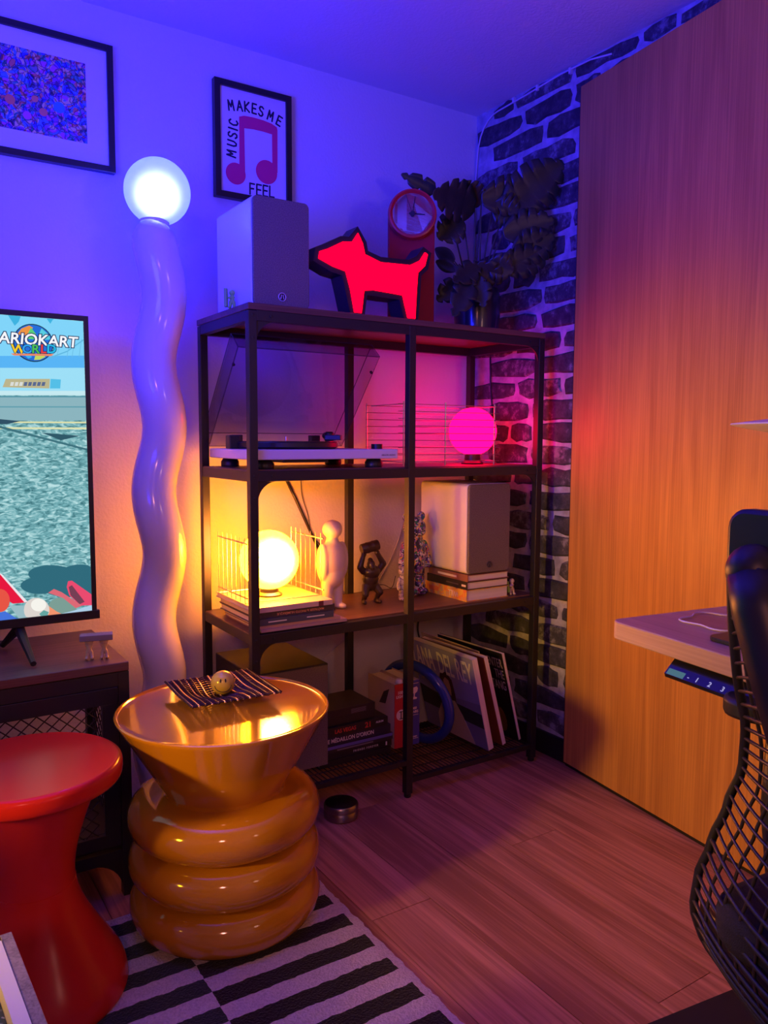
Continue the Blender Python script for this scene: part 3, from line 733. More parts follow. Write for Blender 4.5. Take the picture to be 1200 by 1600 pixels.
# red column clock
M_rc = mat('dark_red_lacquer', (.40,.008,.03), .45, spec=.25)
cl = thing('table_clock', 'red column shaped table clock with a round white face', 'clock', (.590, .165, SH), -.52)
cr = .068; chz = .325
body = [(-cr,0),(cr,0)] + [(cr*math.cos(PI*i/20), chz+cr*math.sin(PI*i/20)) for i in range(21)]
MB().prism(body, -.012, .030, 'y').build('column_body', M_rc, cl, smooth=True, bevel=.003)
fc = MB().prism(circ(0, chz, .0585, 48), -.034, -.030, 'y').build('face', mat('white_clock_face', (.80,.78,.76), .5), cl)
MB().lathe([(.058,.012),(.070,.012),(.0715,.030),(.069,.040),(.0645,.041),(.060,.036),(.058,.034)], (0,0,chz), 56, 'y').build('rim', mat('bright_red_rim', (.58,.02,.03), .3), cl, smooth=True)
def hand(a, l, w_, nm):
    d = Vector((math.sin(a), 0, math.cos(a))); n_ = Vector((math.cos(a), 0, -math.sin(a)))
    c = Vector((0, -.0355, chz)); b = -d*.010
    MB().add([c+b-n_*w_, c+b+n_*w_, c+d*l+n_*w_*.6, c+d*l-n_*w_*.6, c+b-n_*w_+Vector((0,-.0008,0)), c+b+n_*w_+Vector((0,-.0008,0)), c+d*l+n_*w_*.6+Vector((0,-.0008,0)), c+d*l-n_*w_*.6+Vector((0,-.0008,0))],
        [(3,2,1,0),(4,5,6,7),(0,1,5,4),(1,2,6,5),(2,3,7,6),(3,0,4,7)]).build(nm, M_print_k, fc)
hand(PI/2+.06, .036, .0024, 'hour_hand'); hand(.16, .050, .0014, 'minute_hand'); hand(-.36, .057, .0006, 'second_hand')
MB().lathe([(0,.0400),(.0072,.0400),(.0072,.034)], (0,0,chz), 20, 'y').build('hand_cap', M_print_k, fc)

# potted plant
pl = thing('potted_plant', 'dark leafy plant in a black pot on top of the shelving unit', 'plant', (.872, .20, SH))
PX = .038
MB().lathe([(0,0),(.060,0),(.068,.008),(.074,.07),(.074,.125),(.068,.150),(.062,.150),(.064,.12),(.0,.118)], (0,0,0), 40).build('pot', mat('black_glazed_pot', (.02,.02,.028), .28, coat=.3), pl, smooth=True)
MB().lathe([(0,.130),(.063,.126)], (0,0,0), 24).build('soil', mat('dark_soil', (.025,.016,.01), .95, bump=1, bscale=120), pl)
PO = Vector(pl.location)
M_leaf = mat('dark_green_leaf', (.030,.040,.022), .38, var=.35, vscale=18)
M_stem = mat('leaf_stem', (.07,.085,.04), .5)
def leaf(tip_base, tip, L_w, lobes, droop, roll, seed):
    # lobed split leaf from base point along base->tip
    r_ = random.Random(seed); b = Vector(tip_base); t = Vector(tip); d = t-b; L_ = d.length; d.normalize()
    up = Vector((0,0,1)) if abs(d.z) < .9 else Vector((0,-1,0))
    tc_ = (CAM_C-PO-(b+t)/2).normalized(); s = d.cross(tc_).normalized(); nrm = s.cross(d); roll = (roll-.7)*1.1
    s2 = s*math.cos(roll)+nrm*math.sin(roll); nrm = s2.cross(d); s = s2
    n = 36; vv = []; ff = []
    for i in range(n+1):
        q = i/n
        env = math.sin(PI*min(1, q*.93+.05))**.75*(1-.25*q)
        cut = 1.0
        f = (q*lobes) % 1.0
        if .12 < q < .93 and lobes: cut = 1-.52*max(0, 1-abs(f-.5)/.17)
        w_ = L_w*env*cut
        c = b+d*(L_*q) - Vector((0,0,1))*(droop*q*q)
        fold = .22*w_
        sw = .10*w_
        vv += [c - s*w_ + nrm*fold + d*sw, c - s*w_*.5 + nrm*fold*.55, c, c + s*w_*.5 + nrm*fold*.55, c + s*w_ + nrm*fold + d*sw]
    for i in range(n):
        for k in range(4): ff.append((i*5+k, i*5+k+1, (i+1)*5+k+1, (i+1)*5+k))
    o = MB().add(vv, ff).build('leaf', M_leaf, pl, smooth='all')
    q = o.modifiers.new('solid', 'SOLIDIFY'); q.thickness = .0008
    return o
def lf(bu, bv, tu, tv_, y0, y1, w_, lobes=5, droop=0.0, roll=0.0, seed=0, root=(0,0)):
    b = py(bu, bv, y0)-PO; t = py(tu, tv_, y1)-PO
    leaf(b, t, w_, lobes, droop, roll, seed)
    r0 = Vector((root[0], root[1], .128)); mid = (r0+b)/2 + Vector((0,0,.02))
    MB().tube([r0, mid, b], [.0028,.0024,.0018], 6).build('stem', M_stem, pl, smooth='all')
lf(742,322, 676,302, .15,.10, .070, 5, .0, .6, 1, (-.01,0))
lf(690,304, 627,272, .22,.26, .030, 3, .0, .6, 2, (-.02,.01))
lf(752,318, 716,286, .15,.14, .052, 5, .0, .8, 20, (-.01,0))
lf(752,312, 838,300, .13,.06, .070, 6, .0, .8, 3, (.0,-.01))
lf(788,330, 880,254, .10,.01, .085, 6, .0, .7, 4, (.01,0))
lf(770,322, 812,338, .12,.08, .062, 5, .0, .8, 21, (.01,0))
lf(786,366, 866,344, .10,.02, .064, 5, .0, .8, 5, (.01,0))
lf(800,400, 866,368, .08,.02, .064, 5, .0, .7, 6, (.02,0))
lf(780,418, 858,398, .09,.03, .060, 5, .0, .8, 7, (.02,0))
lf(762,412, 802,424, .10,.06, .052, 4, .0, .7, 8, (.02,0))
lf(724,345, 684,372, .17,.20, .058, 4, .0, .6, 9, (-.02,0))
lf(710,408, 680,388, .16,.22, .024, 0, .0, .6, 10, (-.03,0))
lf(714,422, 681,408, .15,.20, .023, 0, .0, .6, 11, (-.03,0))
lf(738,432, 708,494, .10,.08, .046, 3, .0, .8, 12, (-.02,-.02))
lf(748,432, 756,480, .10,.08, .038, 3, .0, .8, 13, (0,-.03))
lf(722,438, 683,470, .14,.18, .042, 3, .0, .7, 14, (-.03,0))
lf(750,415, 708,440, .11,.10, .042, 3, .0, .6, 15, (-.01,-.02))
lf(746,412, 784,442, .11,.09, .044, 3, .0, .6, 16, (.01,-.02))

# ---- turntable
tn = thing('turntable', 'white turntable with a tilted clear dust cover on the middle shelf', 'turntable', (.02, .02, Z2))
M_tw = mat('white_plinth_lacquer', (.78,.77,.80), .3)
MB().box(0, .43, 0, .31, .024, .050).build('plinth', M_tw, tn, bevel=.003)
for x in (.045, .375):
    for y in (.04, .27):
        f_ = MB().lathe([(0,0),(.024,0),(.025,.003),(.025,.014),(.018,.0235),(.0,.0235)], (x,y,0), 24).build('foot', M_blackpl, tn, smooth=True)
MB().box(.09, .22, .02, .2, .016, .0235).build('motor_cover', M_blackpl, tn)
MB().lathe([(0,.0505),(.135,.0505),(.142,.056),(.142,.067),(.140,.069),(.0,.069)], (.165,.16,0), 64).build('platter', M_black, tn, smooth=True)
MB().lathe([(.004,.0693),(.1385,.0693),(.1385,.0708),(.004,.0712)], (.165,.16,0), 64).build('record', mat('black_vinyl', (.012,.012,.014), .25), tn, smooth=True)
MB().lathe([(0,.0714),(.003,.0714),(.003,.083),(.0,.084)], (.165,.16,0), 12).build('spindle', M_chrome, tn, smooth=True)
MB().lathe([(0,.0505),(.020,.0505),(.021,.056),(.019,.066),(.0,.067)], (.345,.24,0), 24).build('tonearm_base', M_blackpl, tn, smooth=True)
ta = MB().tube([(.345,.24,.083),(.30,.10,.085),(.262,.065,.084)], .0042, 8).build('tonearm', M_blackpl, tn, smooth='all')
MB().box(-.013,.013,-.022,.022,-.006,.008).build('headshell', M_blackpl, ta, loc=(.255,.055,.080), rot=(0,0,.9), bevel=.002)
MB().lathe([(0,.068),(.012,.068),(.014,.074),(.014,.094),(.010,.099),(0,.099)], (.345,.24,0), 20).build('arm_pivot', M_blackpl, tn, smooth=True)
MB().tube([(.345,.24,.085),(.352,.275,.087)], .011, 12).build('counterweight', M_blackpl, tn)
MB().lathe([(0,.0505),(.016,.0505),(.016,.064),(0,.064)], (.392,.05,0), 20).build('speed_knob', M_blackpl, tn, smooth=True)
text('lettering', 'ARGON AUDIO', .0065, mat('grey_lettering', (.25,.22,.28), .6), tn, (.398,-.0003,.034), bold=.01)
# dust cover, hinged open at the back edge
def glassy(name, col, a):
    mt, nt, b = _new(name); N = nt.nodes; L = nt.links
    tr = N.new('ShaderNodeBsdfTransparent'); tr.inputs[0].default_value = (*col, 1)
    gl_ = N.new('ShaderNodeBsdfGlossy'); gl_.inputs['Roughness'].default_value = .04; gl_.inputs[0].default_value = (.9,.9,.9,1)
    mx = N.new('ShaderNodeMixShader'); mx.inputs[0].default_value = a
    L.new(tr.outputs[0], mx.inputs[1]); L.new(gl_.outputs[0], mx.inputs[2]); L.new(mx.outputs[0], N['Material Output'].inputs[0]); N.remove(b)
    return mt
M_smoke = glassy('smoked_acrylic', (.80,.78,.82), .05)
dc = bpy.data.objects.new('dust_cover', None); COL.objects.link(dc); dc.parent = tn; dc.location = (.0, .314, .056); dc.rotation_euler = (math.radians(-49.5), 0, 0)
CWd, CDp, CHt, tk = .43, .335, .058, .003
# local: hinge along x at origin, cover runs to -y, its rim faces -z
for nm, q in (('lid_pane',(0,CWd,-CDp,0,CHt-tk,CHt)),('side_pane',(0,tk,-CDp,0,0,CHt-tk)),('side_pane',(CWd-tk,CWd,-CDp,0,0,CHt-tk)),('end_pane',(tk,CWd-tk,-CDp,-CDp+tk,0,CHt-tk)),('end_pane',(tk,CWd-tk,-tk,0,0,CHt-tk))):
    MB().box(*q).build(nm, M_smoke, dc)
M_edge = mat('dark_acrylic_edge', (.03,.02,.05), .3)
for e_ in (((0,-CDp,0),(CWd,-CDp,0)),((0,-CDp,CHt),(CWd,-CDp,CHt)),((0,0,0),(0,-CDp,0)),((CWd,0,0),(CWd,-CDp,0)),((0,-CDp,CHt),(0,0,CHt)),((CWd,-CDp,CHt),(CWd,0,CHt)),((0,-CDp,0),(0,-CDp,CHt)),((CWd,-CDp,0),(CWd,-CDp,CHt)),((0,0,0),(0,0,CHt)),((0,0,0),(CWd,0,0)),((0,0,CHt),(CWd,0,CHt))):
    MB().tube(e_, .0009, 5).build('pane_edge', M_edge, dc)
for x in (.004, CWd-.004): MB().lathe([(0,0),(.004,0),(.004,.006),(0,.006)], (x,-CDp*.83,.0), 12).build('bumper', M_blackpl, dc)
for x in (.08, .33): MB().box(x-.015, x+.015, .295, .318, .040, .088).build('hinge', M_blackpl, tn, bevel=.002)
MB().box(.0, .032, .16, .19, .0505, .086).build('cover_rest', M_blackpl, tn, bevel=.003)

# ---- caged globe lamps
M_wire = mat('bright_steel_wire', (.55,.52,.55), .3, metal=1.0)
def globe_mat(name, c): return emit(name, c)
pk = thing('caged_globe_lamp', 'pink globe lamp inside a long wire cage on the middle shelf', 'lamp', (.83, .16, Z2), 0, 'globe lamps in wire cages')
MB().ell((0,0,.103), .0755, 40, 24).build('globe', globe_mat('pink_globe_glow', EM_PINK), pk, smooth='all')
MB().lathe([(0,.0),(.034,0),(.036,.004),(.026,.012),(.024,.032),(0,.032)], (0,0,0), 24).build('socket', M_blackpl, pk, smooth=True)
for yy, xa, xb, rods in ((-.088,-.345,.035,(-.325,-.175,.015)),(.088,-.345,.10,(-.34,-.19,.085))):
    for k in range(9):
        z = .012+k*.0208; MB().tube([(xa,yy,z),(xb,yy,z)], .0011, 6).build('wire', M_wire, pk)
    for xr in rods: MB().tube([(xr,yy+.002,.001),(xr,yy+.002,.186)], .0022, 8).build('rod', M_wire, pk)
for xr in (-.325,.015):
    for z in (.012,.1784): MB().tube([(xr,-.09,z),(xr,.09,z)], .0014, 6).build('cross_wire', M_wire, pk)
# magazines under the orange lamp
M_txt_w = mat('pale_spine_text', (.72,.68,.66), .7)
def book(name, label, x0, x1, y0, y1, z0, z1, cover, spine, pages=None, parent=None, group=None, rot=0.0):
    """flat book; spine = side of the spine ('-y','-x','+x')"""
    t = thing(name, label, 'book', ((x0+x1)/2, (y0+y1)/2, z0), rot, group)
    hx, hy, h = (x1-x0)/2, (y1-y0)/2, z1-z0; c = min(.0022, h*.15); g_ = .003
    pages = pages or M_paper
    px0, px1, py0, py1 = -hx+g_, hx-g_, -hy+g_, hy-g_
    if spine == '-y': py0 = -hy+c
    if spine == '-x': px0 = -hx+c
    MB().box(px0,px1,py0,py1,c,h-c).build('pages', pages, t)
    MB().box(-hx,hx,-hy,hy,0,c).build('cover', cover, t); MB().box(-hx,hx,-hy,hy,h-c,h).build('cover', cover, t)
    if spine == '-y': MB().box(-hx,hx,-hy,-hy+c,c,h-c).build('spine', cover, t)
    if spine == '-x': MB().box(-hx,-hx+c,-hy,hy,c,h-c).build('spine', cover, t)
    return t
zc = Z3
def cov(c, **k): return mat('printed_cover', c, .42, **k)
mg = [(.030,.280,.010,.260,.0075,(.45,.28,.30),'thin magazine at the bottom of the stack under the orange lamp'),
      (.028,.262,.014,.262,.0085,(.50,.30,.28),'thin magazine second from the bottom under the orange lamp'),
      (.022,.240,.012,.270,.0170,(.075,.085,.13),'slate blue paperback in the stack under the orange lamp'),
      (.020,.245,.016,.272,.0165,(.07,.05,.075),'dark paperback with red spine lettering under the orange lamp'),
      (.012,.236,.010,.275,.0135,(.62,.45,.42),'pale glossy magazine on top of the stack under the orange lamp')]
for i, (xa,xb,ya,yb,h,c,lab) in enumerate(mg):
    t = book('magazine' if i in (0,1,4) else 'paperback', lab, xa, xb, ya, yb, zc, zc+h, cov(c), '-y', group='stack under the orange lamp')
    hy = (yb-ya)/2
    if i == 3: text('spine_text', 'MAÎTRISER la PHOTO NUMÉRIQUE', .0085, mat('red_spine_text', (.72,.32,.25), .6), t, (.012,-hy-.0003,h/2), (PI/2, PI, 0), bold=.01, sx=1.05)
    if i == 2:
        for q in (-.055,.055): MB().box(q-.026,q+.026,-hy-.0004,-hy,h*.40,h*.58).build('spine_bar', M_txt_w, t)
    if i == 4: MB().box(.070,.084,-hy-.0006,-hy,0,h).build('spine_block', mat('maroon_block', (.16,.03,.04), .5), t)
    zc += h+.0004
OZ = zc
ol = thing('caged_globe_lamp', 'bright orange globe lamp in a wire cage on stacked magazines', 'lamp', (.117, .150, OZ), 0, 'globe lamps in wire cages')
MB().ell((0,0,.097), .0805, 40, 24).build('globe', frosted('orange_globe_glow', EM_ORANGE, (1.0,.95,.80)), ol, smooth='all')
MB().ell((.008,-.012,.095), .030, 24, 16).build('bulb', emit('warm_bulb_glow', (60.0, 40.0, 22.0)), ol, smooth='all')
MB().lathe([(0,.0),(.034,0),(.036,.004),(.026,.010),(.024,.024),(0,.024)], (0,0,0), 24).build('socket', M_blackpl, ol, smooth=True)
for xx in (-.108, .112):
    for k in range(7):
        yy = -.088+k*.030; MB().tube([(xx,yy,.003),(xx,yy,.172)], .0011, 6).build('wire', M_wire, ol)
    for z in (.018,.158): MB().tube([(xx+.002,-.098,z),(xx+.002,.10,z)], .0022, 8).build('rod', M_wire, ol)
for yy in (-.086,.09):
    MB().tube([(-.108,yy,.003),(.112,yy,.003)], .0013, 6).build('cross_wire', M_wire, ol)

# ---- figures
M_statue = mat('matte_white_ceramic', (.80,.76,.70), .55)
sx_ = pz(517,948,Z3)
sg = thing('standing_figure', 'smooth white faceless standing human sculpture beside the orange lamp', 'sculpture', (.322,.165,Z3), .25)
g = MB(); k = 1.0
g.ell((0,0,.232), (.0235,.024,.027)); g.cap((0,0,.205),(0,0,.19),.014,.018)
g.ell((0,0,.142), (.037,.027,.062)); g.ell((0,0,.165), (.035,.025,.035)); g.ell((-.030,0,.14),(.012,.018,.055)); g.ell((.030,0,.14),(.012,.018,.055)); g.ell((0,.0,.10),(.032,.025,.04))
for s in (-1,1):
    g.cap((s*.0155,0,.10),(s*.015,0,.02),.0175,.0115); g.cap((s*.015,.004,.009),(s*.019,-.016,.0075),.0105,.0085)
o = g.build('body', M_statue, sg, remesh=.0026, smooth_it=6); o.scale = (1.28, 1.2, 1.0)

M_bronze = mat('dark_bronze_resin', (.045,.026,.018), .32)
gr = thing('gorilla_statuette', 'dark bronze gorilla statuette holding a barrel overhead', 'statuette', (.458,.175,Z3), -.15)
g = MB()
g.ell((0,0,.074),(.025,.020,.026)); g.ell((.002,-.004,.095),(.026,.021,.022)); g.ell((0,.0,.056),(.019,.017,.018))
g.ell((-.004,-.012,.118),(.0125,.015,.016)); g.ell((-.004,-.024,.112),(.008,.007,.007)); g.ell((-.004,-.006,.131),(.008,.010,.008))
for s, mid, hnd in ((-1,(-.036,-.004,.112),(-.024,-.004,.150)),(1,(.040,-.002,.118),(.020,-.002,.152))):
    g.cap((s*.024,-.002,.098),mid,.0105,.0098); g.cap(mid,hnd,.0100,.0070); g.ell(hnd,.0085)
g.cap((-.014,0,.052),(-.021,-.010,.030),.0135,.011); g.cap((-.021,-.010,.030),(-.022,.002,.010),.0095,.007); g.cap((-.022,.002,.006),(-.024,-.016,.006),.0062,.006)
g.cap((.014,0,.052),(.026,-.010,.034),.0135,.011); g.cap((.026,-.010,.034),(.018,.002,.010),.0095,.007); g.cap((.018,.002,.006),(.024,-.016,.006),.0062,.006)
g.build('body', M_bronze, gr, remesh=.0019, smooth_it=3)
bo = MB().lathe([(0,-.028),(.0145,-.028),(.016,-.026),(.016,-.012),(.0168,-.010),(.0168,-.007),(.016,-.005),(.016,.008),(.0168,.010),(.0168,.013),(.016,.015),(.016,.026),(.0145,.028),(0,.028)], (0,0,0), 28, 'x').build('barrel', M_bronze, gr, smooth=True, loc=(-.004,-.003,.170), rot=(0,-.22,0))

M_splat = splatter('paint_splattered_gloss', (.74,.72,.75), [(.55,.03,.10),(.03,.05,.35),(.03,.24,.10),(.75,.45,.03),(.22,.08,.40),(.02,.02,.04)], 42, .3, .50)
def bear(label, loc, sc_, rz, mt, vox):
    t = thing('toy_bear', label, 'figurine', loc, rz, 'splattered toy bears')
    s = sc_; g = MB()
    g.ell((0,0,.222*s),(.040*s,.037*s,.038*s)); g.ell((0,-.028*s,.212*s),(.020*s,.016*s,.015*s))
    for q in (-1,1):
        g.ell((q*.033*s,.002*s,.258*s),(.0165*s,.009*s,.0165*s))
        g.cap((q*.040*s,0,.165*s),(q*.054*s,-.006*s,.110*s),.0155*s,.0165*s); g.ell((q*.055*s,-.010*s,.100*s),(.0155*s,.017*s,.016*s))
        g.cap((q*.021*s,0,.085*s),(q*.022*s,0,.020*s),.0215*s,.0205*s); g.ell((q*.022*s,-.010*s,.013*s),(.022*s,.030*s,.0135*s))
    g.ell((0,0,.135*s),(.044*s,.035*s,.058*s)); g.cap((0,0,.18*s),(0,0,.10*s),.030*s,.036*s)
    g.build('body', mt, t, remesh=vox, smooth_it=2)
    return t
bear('large paint splattered toy bear behind the middle shelf post', (.642,.212,Z3), .96, .15, M_splat, .0032)
bear('tiny paint splattered toy bear beside the large one', (.566,.158,Z3), .40, .1, splatter('fine_splatter', (.66,.62,.66), [(.40,.30,.32),(.16,.13,.22),(.45,.35,.30)], 110, .35, .50), .0015)

# books under the second speaker: spines face left
z = Z3
for i, (h, c, lab) in enumerate(((.0355,(.72,.42,.10),'thick yellow and orange printed book at the bottom under the speaker'),(.0245,(.02,.016,.018),'black book in the middle under the speaker'),(.0205,(.25,.11,.09),'brown book directly under the speaker'))):
    cm = splatter('yellow_orange_print', (.74,.47,.07), [(.75,.25,.06),(.55,.36,.25)], 30, .5, .50) if i == 0 else cov(c)
    t = book('hardback', lab, .712+.002*i, .880, .035, .245-.006*i, z, z+h, cm, '-x', group='books under the speaker')
    hx = (.880-.712-.002*i)/2
    if i == 0:
        text('spine_text', 'WILL', .026, M_print_w, t, (-hx-.0003,-.040,h/2), (PI/2, PI, -PI/2), bold=.0, sx=.85)
        MB().box(-hx-.0004,-hx,.035,.085,h*.3,h*.7).build('spine_block', mat('orange_block', (.70,.18,.05), .5), t)
    if i == 1:
        MB().box(-hx-.0004,-hx,-.096,-.076,h*.35,h*.6).build('spine_bar', M_txt_w, t); MB().box(-hx-.0004,-hx,-.06,.0,h*.42,h*.56).build('spine_bar', mat('grey_bar', (.12,.11,.11), .6), t)
    if i == 2: MB().box(-hx-.0004,-hx,-.045,.05,h*.3,h*.62).build('spine_bar', M_txt_w, t)
    z += h+.0004
SB = z

# little bone coloured figures
M_bone = mat('bone_resin', (.62,.50,.36), .55); M_gr = mat('green_plastic', (.22,.48,.07), .45)
def imp(parent, off=(0,0,0), s=1.0, arm_up=False, mt=None):
    g = MB(); o = Vector(off)
    def v(a): return Vector(a)*s+o
    g.ell(v((0,0,.040)),(.0075*s,.0070*s,.0078*s)); g.cap(v((0,0,.031)),v((0,0,.019)),.0052*s,.0058*s)
    for q in (-1,1):
        g.cap(v((q*.004,0,.017)),v((q*.0055,-.002,.003)),.0042*s,.0036*s); g.ell(v((q*.006,-.004,.0032)),(.0042*s,.006*s,.0032*s))
        if arm_up: g.cap(v((q*.005,0,.029)),v((q*.009,0,.046)),.0025*s,.0025*s)
        else: g.cap(v((q*.005,0,.029)),v((-.010 if q < 0 else -.004,-.007,.026)),.0025*s,.0025*s)
    return g.build('figure', mt or M_bone, parent, remesh=.0014, smooth_it=1)
t = thing('tiny_figure', 'tiny bone coloured figure holding a green slab beside the stacked books', 'figurine', (.908,.050,Z3), -.2)
imp(t, (0,0,0), 1.1); MB().box(-.0185,-.0105,-.012,.0,.012,.048).build('slab', M_gr, t, bevel=.001, rot=(0,-.15,0))
t = thing('tiny_figure', 'tiny pale green figure standing against the side of the upper speaker', 'figurine', (.008,.120,SH), -.6)
imp(t, (0,0,0), 1.0, mt=mat('pale_green_resin', (.28,.62,.12), .5)); MB().box(-.0185,-.0105,-.012,.0,.004,.050).build('slab', M_gr, t, bevel=.001)
t = thing('tiny_bench_group', 'two tiny bone figures carrying a grey slab on the television bench', 'figurine', (-.372,.005,.5405), -.25); t.scale = (1.12,1.12,1.12)
imp(t, (-.014,0,0), .86, True); imp(t, (.014,0,0), .86, True); MB().box(-.031,.031,-.013,.013,.0385,.0500).build('slab', mat('grey_stone_slab', (.24,.24,.24), .6), t, bevel=.001)

# ---- bottom level, left: subwoofer and books
sb = thing('subwoofer', 'black box subwoofer on the lowest shelf behind the yellow table', 'speaker', (.035,.075,.115))
M_sub = mat('black_box_vinyl', (.022,.018,.017), .45)
MB().box(0,.225,.004,.272,.008,.300).build('cabinet', M_sub, sb, bevel=.003)
MB().box(.004,.221,.0,.0035,.012,.296).build('front_cloth', M_grille, sb)
for x in (.02,.205):
    for y in (.03,.25): MB().lathe([(0,0),(.011,0),(.011,.008),(0,.008)], (x,y,0), 14).build('foot', M_blackpl, sb)
z = .115
spec = [(.018,(.016,.014,.016),'black book at the bottom of the dark book stack', .232,.470),
        (.020,(.014,.012,.016),'black book with white dotted lettering in the dark stack', .236,.474),
        (.019,(.03,.022,.03),'dark book with a blue stripe in the dark stack', .240,.476),
        (.026,(.020,.016,.045),'navy book with large pale title in the dark stack', .238,.470),
        (.026,(.018,.014,.014),'black book with red title in the dark stack', .236,.458)]
for i, (h, c, lab, xa, xb) in enumerate(spec):
    t = book('paperback', lab, xa, xb, .078+.003*(i % 2), .235, z, z+h, cov(c), '-y', group='dark books on the lowest shelf')
    hy = (.235-.078-.003*(i % 2))/2
    if i == 1: text('spine_text', 'FRIENDS FOREVER', .0085, M_txt_w, t, (.030,-hy-.0003,h/2), bold=.012, space=1.5, sx=.85); MB().box(.098,.103,-hy-.0004,-hy,h*.2,h*.75).build('spine_bar', M_print_w, t)
    if i == 2: MB().box(-.117,.117,-hy-.0004,-hy,h*.52,h*.98).build('spine_stripe', mat('blue_stripe', (.13,.12,.42), .5), t); MB().box(-.07,.05,-hy-.0004,-hy,h*.18,h*.36).build('spine_bar', mat('grey_bar', (.22,.2,.22), .6), t)
    if i == 3: text('spine_text', "LE MÉDAILLON D'ORION", .0165, M_txt_w, t, (-.022,-hy-.0003,h/2), bold=.015, sx=.86)
    if i == 4:
        text('spine_text', 'LAS VEGAS', .016, mat('red_lettering', (.62,.05,.03), .5), t, (-.032,-hy-.0003,h/2), bold=.02, sx=.9)
        text('spine_text', '21', .022, mat('red_lettering', (.62,.05,.03), .5), t, (.044,-hy-.0003,h/2), bold=.03)
        text('spine_text', 'ALBUM', .008, M_txt_w, t, (.083,-hy-.0003,h/2+.002), bold=.02)
    z += h+.0004
t = thing('board_game_box', 'dark box with small printed lines on top of the dark book stack', 'box', (.345,.165,z))
MB().box(-.082,.075,-.075,.06,0,.044).build('box_body', cov((.020,.015,.017)), t, bevel=.001); MB().box(-.083,.076,-.076,.061,.024,.046).build('lid', cov((.024,.018,.020)), t, bevel=.001)
for q in range(5): MB().box(-.005+.0,.045,-.0764,-.076,.027+q*.0028,.028+q*.0028).build('printed_line', mat('grey_bar', (.2,.18,.2), .6), t)
M_1k = mat('white_spine_text', (.80,.70,.72), .6)
def standing(name, label, x0, x1, y0, y1, z0, h, cover, side, grp):
    t = thing(name, label, 'book', ((x0+x1)/2, y0, z0), 0, grp); hx = (x1-x0)/2; c = .002; D_ = y1-y0
    MB().box(-hx+c,hx-c,c,D_-.004,.004,h-.004).build('pages', M_paper, t)
    MB().box(-hx,hx,0,c,0,h).build('spine', cover, t)
    MB().box(-hx,-hx+c,c,D_,0,h).build('cover', side, t); MB().box(hx-c,hx,c,D_,0,h).build('cover', side, t)
    return t
M_pale = mat('pale_jacket', (.58,.45,.42), .5)
t = standing('hardback', 'thick red spined book about lights next to the blue one', .488, .533, .086, .235, .116, .195, cov((.45,.015,.03)), M_pale, 'thick pair of design books')
text('spine_text', '1000', .013, M_1k, t, (0,-.0003,.168), bold=.02); text('spine_text', 'LIGHTS', .012, M_1k, t, (0,-.0003,.156), bold=.02, sx=.9)
MB().prism(circ(0,.100,.0165,28), -.0005, 0, 'y').build('spine_disc', M_1k, t); MB().tube([(0,-.001,.088),(0,-.001,.112)], .0016, 5).build('lamp_mark', M_print_k, t); MB().box(-.007,.007,-.0012,-.0005,.109,.111).build('lamp_mark', M_print_k, t); MB().box(-.006,.006,-.0012,-.0005,.088,.090).build('lamp_mark', M_print_k, t)
MB().add([(-.0228,.03,.175),(-.0228,.085,.120),(-.0228,.06,.16),(-.0226,.05,.125)],[(0,1,2),(0,3,1)]).build('jacket_picture', cov((.05,.03,.03)), t)
MB().lathe([(.006,0),(.010,.0),(.011,.006),(.009,.012),(.005,.012)], (0,.012,.1945), 16).build('loose_cap', M_print_w, t)
t = standing('hardback', 'thick blue spined book about chairs next to the red one', .535, .578, .086, .235, .116, .197, cov((.045,.05,.33)), M_pale, 'thick pair of design books')
text('spine_text', '1000', .011, M_1k, t, (0,-.0003,.112), bold=.02); text('spine_text', 'CHAIRS', .011, M_1k, t, (0,-.0003,.101), bold=.02, sx=.9)
MB().prism([(-.015,.178),(-.010,.182),(-.002,.176),(.010,.178),(.015,.172),(.012,.162),(.004,.157),(.003,.148),(.012,.144),(.010,.140),(-.010,.140),(-.010,.144),(.0,.148),(.0,.157),(-.010,.163)], -.0006, 0, 'y').build('chair_mark', M_1k, t)
for zz in (.188,.091,.018): MB().box(-.017,.017,-.0005,0,zz,zz+.0012).build('spine_line', M_1k, t)
text('spine_text', 'TASCHEN', .006, M_1k, t, (0,-.0003,.024), bold=.02)

# ---- bottom level, right: records lean to the left, covers face left
M_sleeve = mat('white_record_edges', (.82,.76,.80), .7, var=.15, vscale=5, stretch=(60,1,1))
def record(label, fx, y0, z0, lean, fan, cover, thick=.006, size=.312, n=2, name='record_sleeve'):
    t = thing(name, label, 'record', (fx, y0, z0), fan, 'records leaning on the lowest shelf')
    t.rotation_euler = (0, lean, fan)
    MB().box(0,.0009,0,size,0,size).build('front_cover', cover, t)
    MB().box(.0010,thick-.0010,-.0012,size-.002,.001,size-.001).build('sleeve_edges', M_sleeve, t)
    MB().box(thick-.0009,thick,0,size,0,size).build('back_cover', cover, t)
    return t
RZ0 = .0605
def at_cover(t, nm, poly, mt, d): return MB().prism(poly, -d, 0, 'x').build(nm, mt, t)
t = record('blue sky album sleeve with large white lettering behind the blue hoop', .806, .030, RZ0, -.245, .02, cov((.22,.21,.42)), .022)
S = .312
at_cover(t, 'cover_sky', [(0,.16),(S,.13),(S,S),(0,S)], cov((.30,.29,.62)), .0002)
at_cover(t, 'cover_hedge', [(0,.075),(S,.08),(S,.15),(.16,.13),(0,.125)], cov((.03,.04,.04)), .0004)
at_cover(t, 'cover_hair', [(.125,.10),(.120,.16),(.125,.21),(.150,.232),(.180,.225),(.195,.19),(.195,.12)], cov((.05,.025,.02)), .0006)
